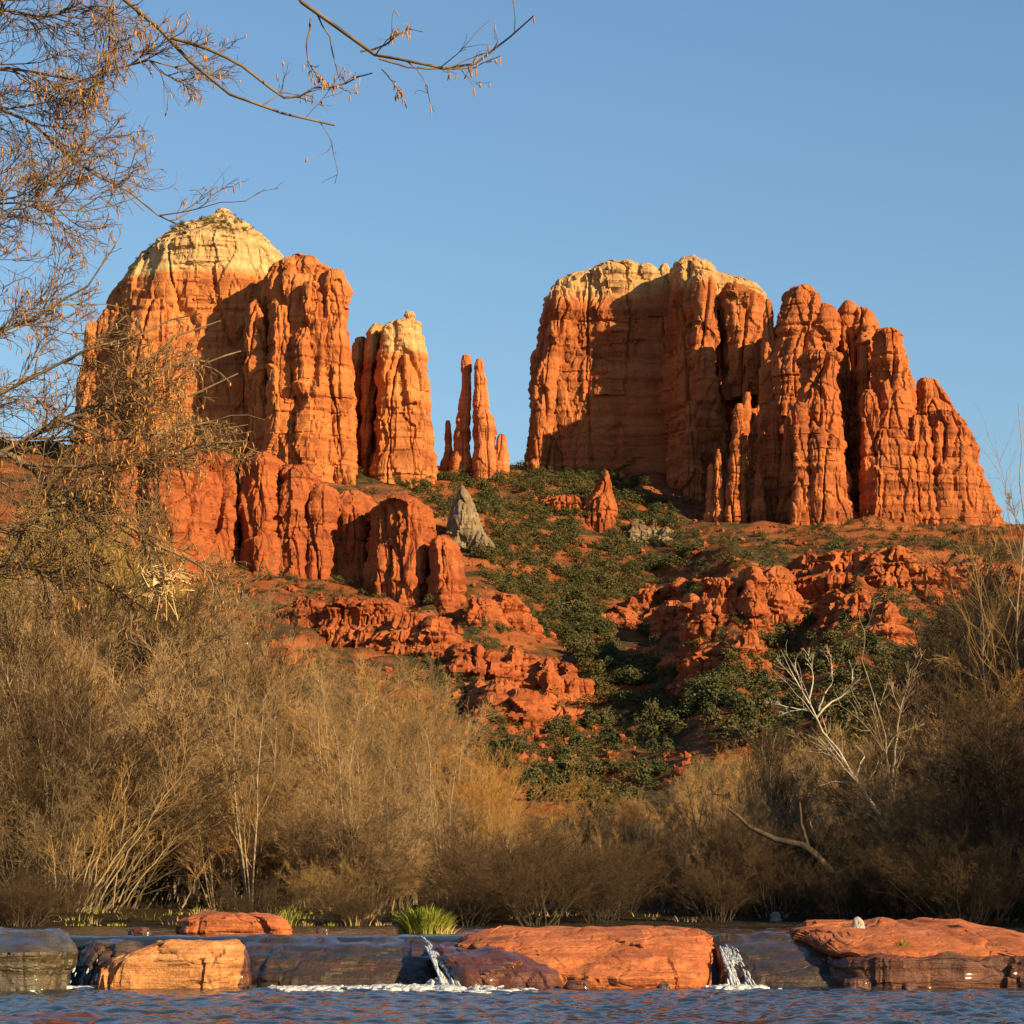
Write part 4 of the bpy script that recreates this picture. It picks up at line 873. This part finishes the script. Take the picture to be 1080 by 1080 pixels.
for i, (px, py, w_, lb) in enumerate([(262, 1047, 22, 'small wet brown stone at the foot of the left wet ledge'), (610, 1044, 30, 'low stone at the waterline under the middle of the big red slab'), (700, 1043, 18, 'small stone under the right half of the big red slab'), (905, 1040, 26, 'flat stone at the waterline below the right wet ledge'), (88, 1054, 20, 'small stone beside the foot of the dark mossy boulder'), (960, 1041, 16, 'small dark stone in front of the undercut right slab'), (340, 984, 14, 'small dark stone poking out of the upper pool above the left wet ledge'), (148, 986, 24, 'low dark stone in the upper pool left of the flat red rock')]):
    slab('stone', lb, [([(py - w_ * .32, px - w_ * .3, px + w_ * .25), (py - w_ * .26, px - w_ * .42, px + w_ * .40), (py - w_ * .1, px - w_ * .5, px + w_ * .5), (py + 4, px - w_ * .5, px + w_ * .52)], w_ * .0055, 39.6 if py < 1000 else 35.7, 30 + i, dict(base=.4 if py < 1000 else -.2, u=.03, res=.014, cap=.08))], SWR if i % 2 else SW_, 'stone')
e = empty('grass_tuft', tuple(P(952, 1000, 36.6))); tag(e, 'little green tuft growing in a crack of the right red slab', 'grass tuft')
obj('green_blades', mesh_of('green_blades', *blades(60, .07, .05, .14, rg, .006, .8), [M['grass_green']]), e)
slab('stump', 'small grey stump in the shade behind the right wet ledge', [([(962, 814, 822), (965, 812, 824), (978, 811, 825)], .14, 60.5, 44, dict(base=.5, u=.03, res=.02, cap=.05))], plain('grey_wood', (.10, .10, .09), (.2, .2, .18), 6), 'stump')
# white water
def foam_mat(name, lo=.42, hi=.58):
    t = NT(name); p = t.pos()
    f = t.noise(t.scaled(p, (14, 14, 4)), 1, 5, .7, .6)
    c = t.ramp(f, [(lo, (.09, .10, .11)), (hi, (.62, .65, .68))])
    t.bump(t.noise(p, 30, 4, .7), .8, .02); t.out(c, .35, .5); return t.m
FOAM = foam_mat('white_foam', .36, .5); FALL = foam_mat('falling_water', .50, .70)
def fall(name, top, bot, Yt, Yb, z0, z1, seed, mat, n=40, k=34, th=.05):
    """water tumbling from the line top=(pxl,pxr) to bot, a closed thick sheet"""
    s = np.linspace(0, 1, n)[:, None]; w = np.linspace(0, 1, k)[None]
    xl = ((top[0] - 540) * Yt * (1 - s) + (bot[0] - 540) * Yb * s) / F; xr = ((top[1] - 540) * Yt * (1 - s) + (bot[1] - 540) * Yb * s) / F
    X = xl + (xr - xl) * w; Y = Yt + (Yb - Yt) * (s ** .8) + 0 * w; Z = z0 + (z1 - z0) * (s ** 1.7) + 0 * w
    d = .05 * fbm(X / .16 + seed, Y / .3, Z / .25, 4) * (.4 + s); edge = np.minimum(w, 1 - w) * 6; edge = np.clip(edge, 0, 1)
    A1 = np.stack([X, Y - d - .02 * edge, Z + d * .6 + th * edge], -1).reshape(-1, 3); B1 = np.stack([X, Y + .12, Z - .12], -1).reshape(-1, 3)
    Fq = gridfaces(n, k); return obj(name, mesh_of(name, np.vstack([A1, B1]), [Fq, Fq[:, ::-1] + n * k], [mat]))
# foam heaps along the foot of the falls
rf = np.random.default_rng(4); ps = []
def blob(seed):
    r = np.random.default_rng(seed); nu, nv = 9, 14
    t = np.linspace(.05, math.pi - .05, nu)[:, None]; a = np.linspace(0, 2 * math.pi, nv, endpoint=False)[None]
    V = np.stack([np.sin(t) * np.cos(a), np.sin(t) * np.sin(a), np.cos(t) + 0 * a], -1).reshape(-1, 3)
    V = V * (1 + .5 * fbm(V[:, 0] * 2 + seed, V[:, 1] * 2, V[:, 2] * 2, 3))[:, None]; return V, gridfaces(nu, nv, True)[:, ::-1]
BL = [blob(i) for i in range(8)]
for x0, x1, yb, nn, hmax, sp_ in [(290, 440, 35.8, 300, .035, .35), (395, 520, 35.6, 330, .05, .4), (440, 560, 34.9, 150, .018, .5), (755, 805, 35.8, 150, .05, .2), (455, 505, 36.1, 130, .12, .12), (300, 400, 34.9, 90, .015, .3), (60, 110, 36.0, 70, .03, .15)]:
    for i in range(nn):
        px = rf.uniform(x0, x1); px += rf.normal() * 6
        if perlin(px / 23., yb, .7) < -.25 and hmax < .1: continue
        Y = yb + rf.normal() * sp_; V, Fq = BL[rf.integers(8)]; s = rf.uniform(.25, 1) ** 1.5
        ps.append((V * np.array([.085 * rf.uniform(.6, 1.8), .08, hmax]) * s + np.array([(px - 540) * Y / F, Y, .015]), Fq))
for top, bot, Yt, Yb, n_ in [((434, 450), (466, 500), 38.25, 35.85, 1500), ((752, 759), (768, 797), 38.25, 36.0, 900), ((78, 112), (70, 112), 38.4, 36.2, 60)]:
    for i in range(n_):
        t = .15 + .85 * rf.uniform() ** .8; w = rf.beta(.8, 1.6) if n_ > 400 else rf.beta(.6, 1.2)
        if perlin(w * 5., t * 3., n_ * .37) < -.12 + .5 * (t < .45): continue
        px = (top[0] + (top[1] - top[0]) * w) * (1 - t) + (bot[0] + (bot[1] - bot[0]) * w) * t; Y = Yt + (Yb - Yt) * t ** .8; z = .66 + (.02 - .66) * t ** 1.7
        V, Fq = BL[rf.integers(8)]; s = rf.uniform(.3, 1) * (.5 + .7 * t)
        dy = (Yb - Yt) / 12; dz = -.64 / 12 * (.3 + 1.4 * t); dx = ((bot[0] - top[0]) + (bot[1] - bot[0] - top[1] + top[0]) * w) * 37 / F / 12
        q = V * np.array([.012, .018, .010]) * s; k = V[:, 1:2] * s * .5
        ps.append((q + k * np.array([dx, dy, dz]) + np.array([(px - 540) * Y / F, Y - .02, z + .015 + .04 * t * rf.uniform()]), Fq))
V, Fs = merge(ps); tag(obj('foam', mesh_of('foam', V, Fs, [FOAM])), 'white foam boiling at the foot of the ledge', 'foam', kind='stuff')

#==FORE==
# ================================================================ overhanging tree at the left, close to the camera
rf2 = np.random.default_rng(21); YF = 17.5
MAIN = [  # limbs traced as (px, py), radius at start and end in metres
    ([(-330, 60), (-120, -60), (60, -40), (130, -10), (160, 20), (180, 39), (205, 71), (228, 92), (261, 108), (300, 122), (325, 138), (352, 128)], .028, .006),
    ([(180, 39), (215, 50), (250, 68), (280, 84), (300, 95), (330, 88), (360, 77), (392, 74)], .012, .004),
    ([(100, -160), (250, -90), (300, -30), (313, -5), (330, 20), (345, 33), (370, 48), (400, 64), (425, 74), (450, 85), (480, 89), (505, 82), (535, 60), (562, 48)], .022, .004),
    ([(400, 64), (430, 70), (470, 72), (500, 66), (528, 57)], .007, .003), ([(380, 55), (405, 50), (422, 42), (430, 31), (446, 36)], .007, .003),
    ([(328, 20), (326, 50), (326, 70), (335, 88), (345, 110)], .007, .003), ([(402, 66), (414, 84), (426, 103)], .005, .003),
    ([(-300, 150), (-100, 90), (0, 70), (30, 70), (65, 79), (100, 75), (125, 65), (152, 52), (190, 58)], .018, .004),
    ([(-320, 200), (-100, 130), (0, 118), (20, 128), (45, 140), (65, 160), (85, 172), (110, 183), (140, 196), (170, 214), (190, 220)], .020, .004),
    ([(-40, -60), (128, -20), (128, 20), (127, 50), (120, 80), (90, 120)], .012, .004),
    ([(-320, 320), (-80, 285), (0, 262), (40, 236), (58, 200), (80, 170)], .016, .004),
    ([(-320, 520), (-80, 492), (0, 474), (36, 454), (62, 444), (90, 432), (130, 402), (165, 368), (195, 345), (228, 328)], .036, .004),
    ([(36, 454), (80, 440), (120, 430), (160, 400), (195, 380), (225, 375), (250, 362)], .014, .004),
    ([(-40, 480), (0, 474), (40, 500), (75, 526), (110, 548), (133, 555), (167, 575), (195, 588), (228, 606)], .024, .005),
    ([(-200, 420), (-60, 380), (0, 350), (60, 320), (95, 300), (110, 282), (122, 260)], .018, .004),
    ([(-200, 470), (-40, 430), (40, 400), (110, 374), (150, 356), (185, 345), (215, 338)], .018, .004),
    ([(62, 444), (120, 470), (170, 462), (210, 440), (250, 432), (278, 440)], .012, .003),
    ([(20, 490), (90, 500), (150, 490), (200, 478), (240, 470), (275, 478)], .012, .003),
    ([(-200, 560), (-40, 570), (30, 560), (75, 530), (110, 500), (150, 460), (185, 425), (215, 405), (250, 392)], .016, .004),
    ([(-100, 620), (0, 590), (60, 600), (110, 610), (150, 640)], .012, .004),
    ([(162, 578), (158, 605), (140, 632), (137, 668), (152, 692)], .007, .003), ([(88, 535), (92, 575), (97, 610), (98, 642)], .006, .003), ([(195, 588), (215, 600), (228, 622), (214, 668)], .006, .003),
    ([(-300, 250), (-60, 220), (30, 215), (80, 230), (120, 222), (150, 205)], .012, .003),
    ([(-300, 20), (-60, 30), (20, 15), (60, 25), (100, 20), (140, 30)], .014, .003),
]
A, R = traced('f', MAIN, YF, None, rf2, Yj=.10)
SLIM = [0, 1, 2, 3, 4, 5, 6]                # the airy limbs at the top right carry few twigs
dense = [i for i in range(len(MAIN)) if i not in SLIM + [20, 21, 22]]
B1, R1 = spawn(A[dense], R[dense], 26, .235, 8, rf2, .75, .03, .16, .55, .22, 1, .0050)
B1[..., 1] = YF + (B1[..., 1] - YF) * 1.0
CLEAR = [(128, 222), (240, 205), (600, 140), (600, 520), (300, 500), (255, 450), (215, 350), (160, 345), (116, 315), (112, 255)]
def keep(Pt, Rd):
    e = Pt[:, -1]; px = 540 + e[:, 0] * F / e[:, 1]; py = HOR - (e[:, 2] - CAM_Z) * F / e[:, 1]
    k = np.array([not inpoly(x + rf2.normal() * 12, y + rf2.normal() * 12, CLEAR) for x, y in zip(px, py)]); return Pt[k], Rd[k]
B1, R1 = keep(B1, R1)
B2, R2 = spawn(B1, R1, 9, .50, 6, rf2, .85, .0, .2, .6, .15, 1, .0032)
B2, R2 = keep(B2, R2)
B3, R3 = spawn(B2, R2, 5, .55, 4, rf2, .9, -.02, .25, .7, .2, 1, .0021, tipthin=.6)
B3, R3 = keep(B3, R3)
S1, Q1 = spawn(A[SLIM], R[SLIM], 8, .14, 7, rf2, .8, .02, .2, .5, .45, 1, .0035)
S2, Q2 = spawn(S1, Q1, 3, .5, 5, rf2, .8, .0, .25, .6, .3, 1, .0024)
et = empty('overhanging_tree', (P(-420, 960, YF)[0], YF, float(ground(P(-420, 960, YF)[0], YF))))
tag(et, 'near bare tree reaching in from the left with dangling orange catkins', 'tree')
tk = [np.array([P(-420, 1050, YF), P(-415, 700, YF), P(-395, 500, YF), P(-370, 300, YF), P(-335, 60, YF), P(-300, -150, YF)])]
tk = np.array([polyline(t, 14) for t in tk])
V, Fs = merge([tubes(tk, np.linspace(.17, .04, 14)[None], 12)]); attach(obj('trunk', mesh_of('trunk', V, Fs, [M['fore_bark']])), et)
# feeders so that every limb grows out of the trunk
fd = []
for i, (pts, r0, r1) in enumerate(MAIN):
    if pts[0][0] < 20 and i not in SLIM[1:] and pts[0] != (20, 490):
        x0, y0 = pts[0]; yb = y0 + 120; tx0 = np.interp(yb, [-150, 60, 300, 500, 700, 1050], [-300, -335, -370, -395, -415, -420])
        fd.append(polyline([P(tx0, yb, YF), P((tx0 + x0) / 2, yb - 80, YF), A[i, 0]], 8))
fd += [polyline([P(-300, -150, YF), P(-120, -190, YF), A[2, 0]], 8), polyline([P(-300, -150, YF), P(-170, -120, YF), A[9, 0]], 8)]
limb = merge([tubes(A, R, 7), tubes(np.array(fd), np.tile(np.linspace(.045, .026, 8), (len(fd), 1)), 7)])
attach(obj('branches', mesh_of('branches', *limb, [M['fore_bark']])), et)
V, Fs = merge([tubes(B1, R1, 4), tubes(B2, R2, 3), tubes(B3, R3, 3), tubes(S1, Q1, 4), tubes(S2, Q2, 3)])
FT = plain('foreground_twigs', (.13, .075, .036), (.34, .215, .105), 6)
attach(obj('twigs', mesh_of('twigs', V, Fs, [FT])), et)
# catkins: small hanging spindles
def catkin(L, w, seed):
    r = np.random.default_rng(seed); n = 6
    p = np.zeros((n, 3)); p[:, 2] = -np.linspace(0, L, n); p[:, 0] = .18 * L * np.sin(np.linspace(0, 1.6, n)) * r.uniform(-1, 1)
    return tubes(p[None], (w * np.array([.25, .8, 1, .95, .7, .2]))[None], 5)
CK = [catkin(.055, .0050, 1), catkin(.040, .0056, 2), catkin(.068, .0045, 3), catkin(.030, .0075, 4)]
ends = np.concatenate([B2[:, -1], B3[rf2.uniform(size=len(B3)) < .30, -1]]); ends = ends[rf2.uniform(size=len(ends)) < .36]
es = np.concatenate([S1[rf2.uniform(size=len(S1)) < .5, -1], S2[rf2.uniform(size=len(S2)) < .35, -1], A[[2, 5, 6, 3], -1]])
ends = np.concatenate([es, ends])
cm = [mesh_of('catkin', *c, [M['catkin']]) for c in CK]
for i in range(100):
    o = obj('catkin', cm[rf2.integers(4)], None); o.location = ends[i]; o.rotation_euler = (rf2.normal() * .2, rf2.normal() * .2, rf2.uniform(0, 6.28)); attach(o, et)
ps = []
for p in ends[100:]:
    V, Fq = CK[rf2.integers(4)]; a = rf2.uniform(0, 6.28); ca, sa = math.cos(a), math.sin(a); s_ = rf2.uniform(.45, 1.1); t1, t2 = rf2.normal(size=2) * .25
    W_ = V * s_; X = W_[:, 0] * ca - W_[:, 1] * sa + t1 * W_[:, 2]; Y = W_[:, 0] * sa + W_[:, 1] * ca + t2 * W_[:, 2]
    ps.append((np.stack([X, Y, W_[:, 2]], 1) + p, Fq))
V, Fs = merge(ps); tag(attach(obj('catkins', mesh_of('catkins', V, Fs, [M['catkin']])), et), kind='stuff')
# flood debris snagged on the low limb
c0 = P(172, 606, YF - .05); ps = []; pt = []
for i in range(70):
    d = unit(rf2.normal(size=3)); l = rf2.uniform(.05, .16); q = c0 + rf2.normal(size=3) * np.array([.07, .05, .05]) + np.array([0, 0, -.02])
    pt.append(polyline([q - d * l * .5, q + rf2.normal(size=3) * .015, q + d * l * .5 + np.array([0, 0, -.04])], 4))
for i in range(26):
    d = unit(rf2.normal(size=3)); e_ = unit(np.cross(d, rf2.normal(size=3))); q = c0 + rf2.normal(size=3) * np.array([.06, .04, .05]); l = rf2.uniform(.03, .07); nrm = np.cross(d, e_)
    V = np.array([q - d * l, q + e_ * l * .35 + nrm * .008, q + d * l, q - e_ * l * .35 + nrm * .008]); ps.append((V, np.array([[0, 1, 2], [0, 2, 3]])))
for k in range(3):
    q = c0 + np.array([.04 * k - .03, 0, -.08]); pt.append(polyline([q, q + np.array([.01, 0, -.08]), q + np.array([.03 * k - .02, .01, -.2])], 4))
V, Fs = merge(ps + [tubes(np.array(pt), np.full((len(pt), 4), .0032), 4)])
tag(obj('flood_debris', mesh_of('flood_debris', V, Fs, [M['dryleaf']])), 'tangle of dry leaves and straw snagged on a low branch at left', 'debris')
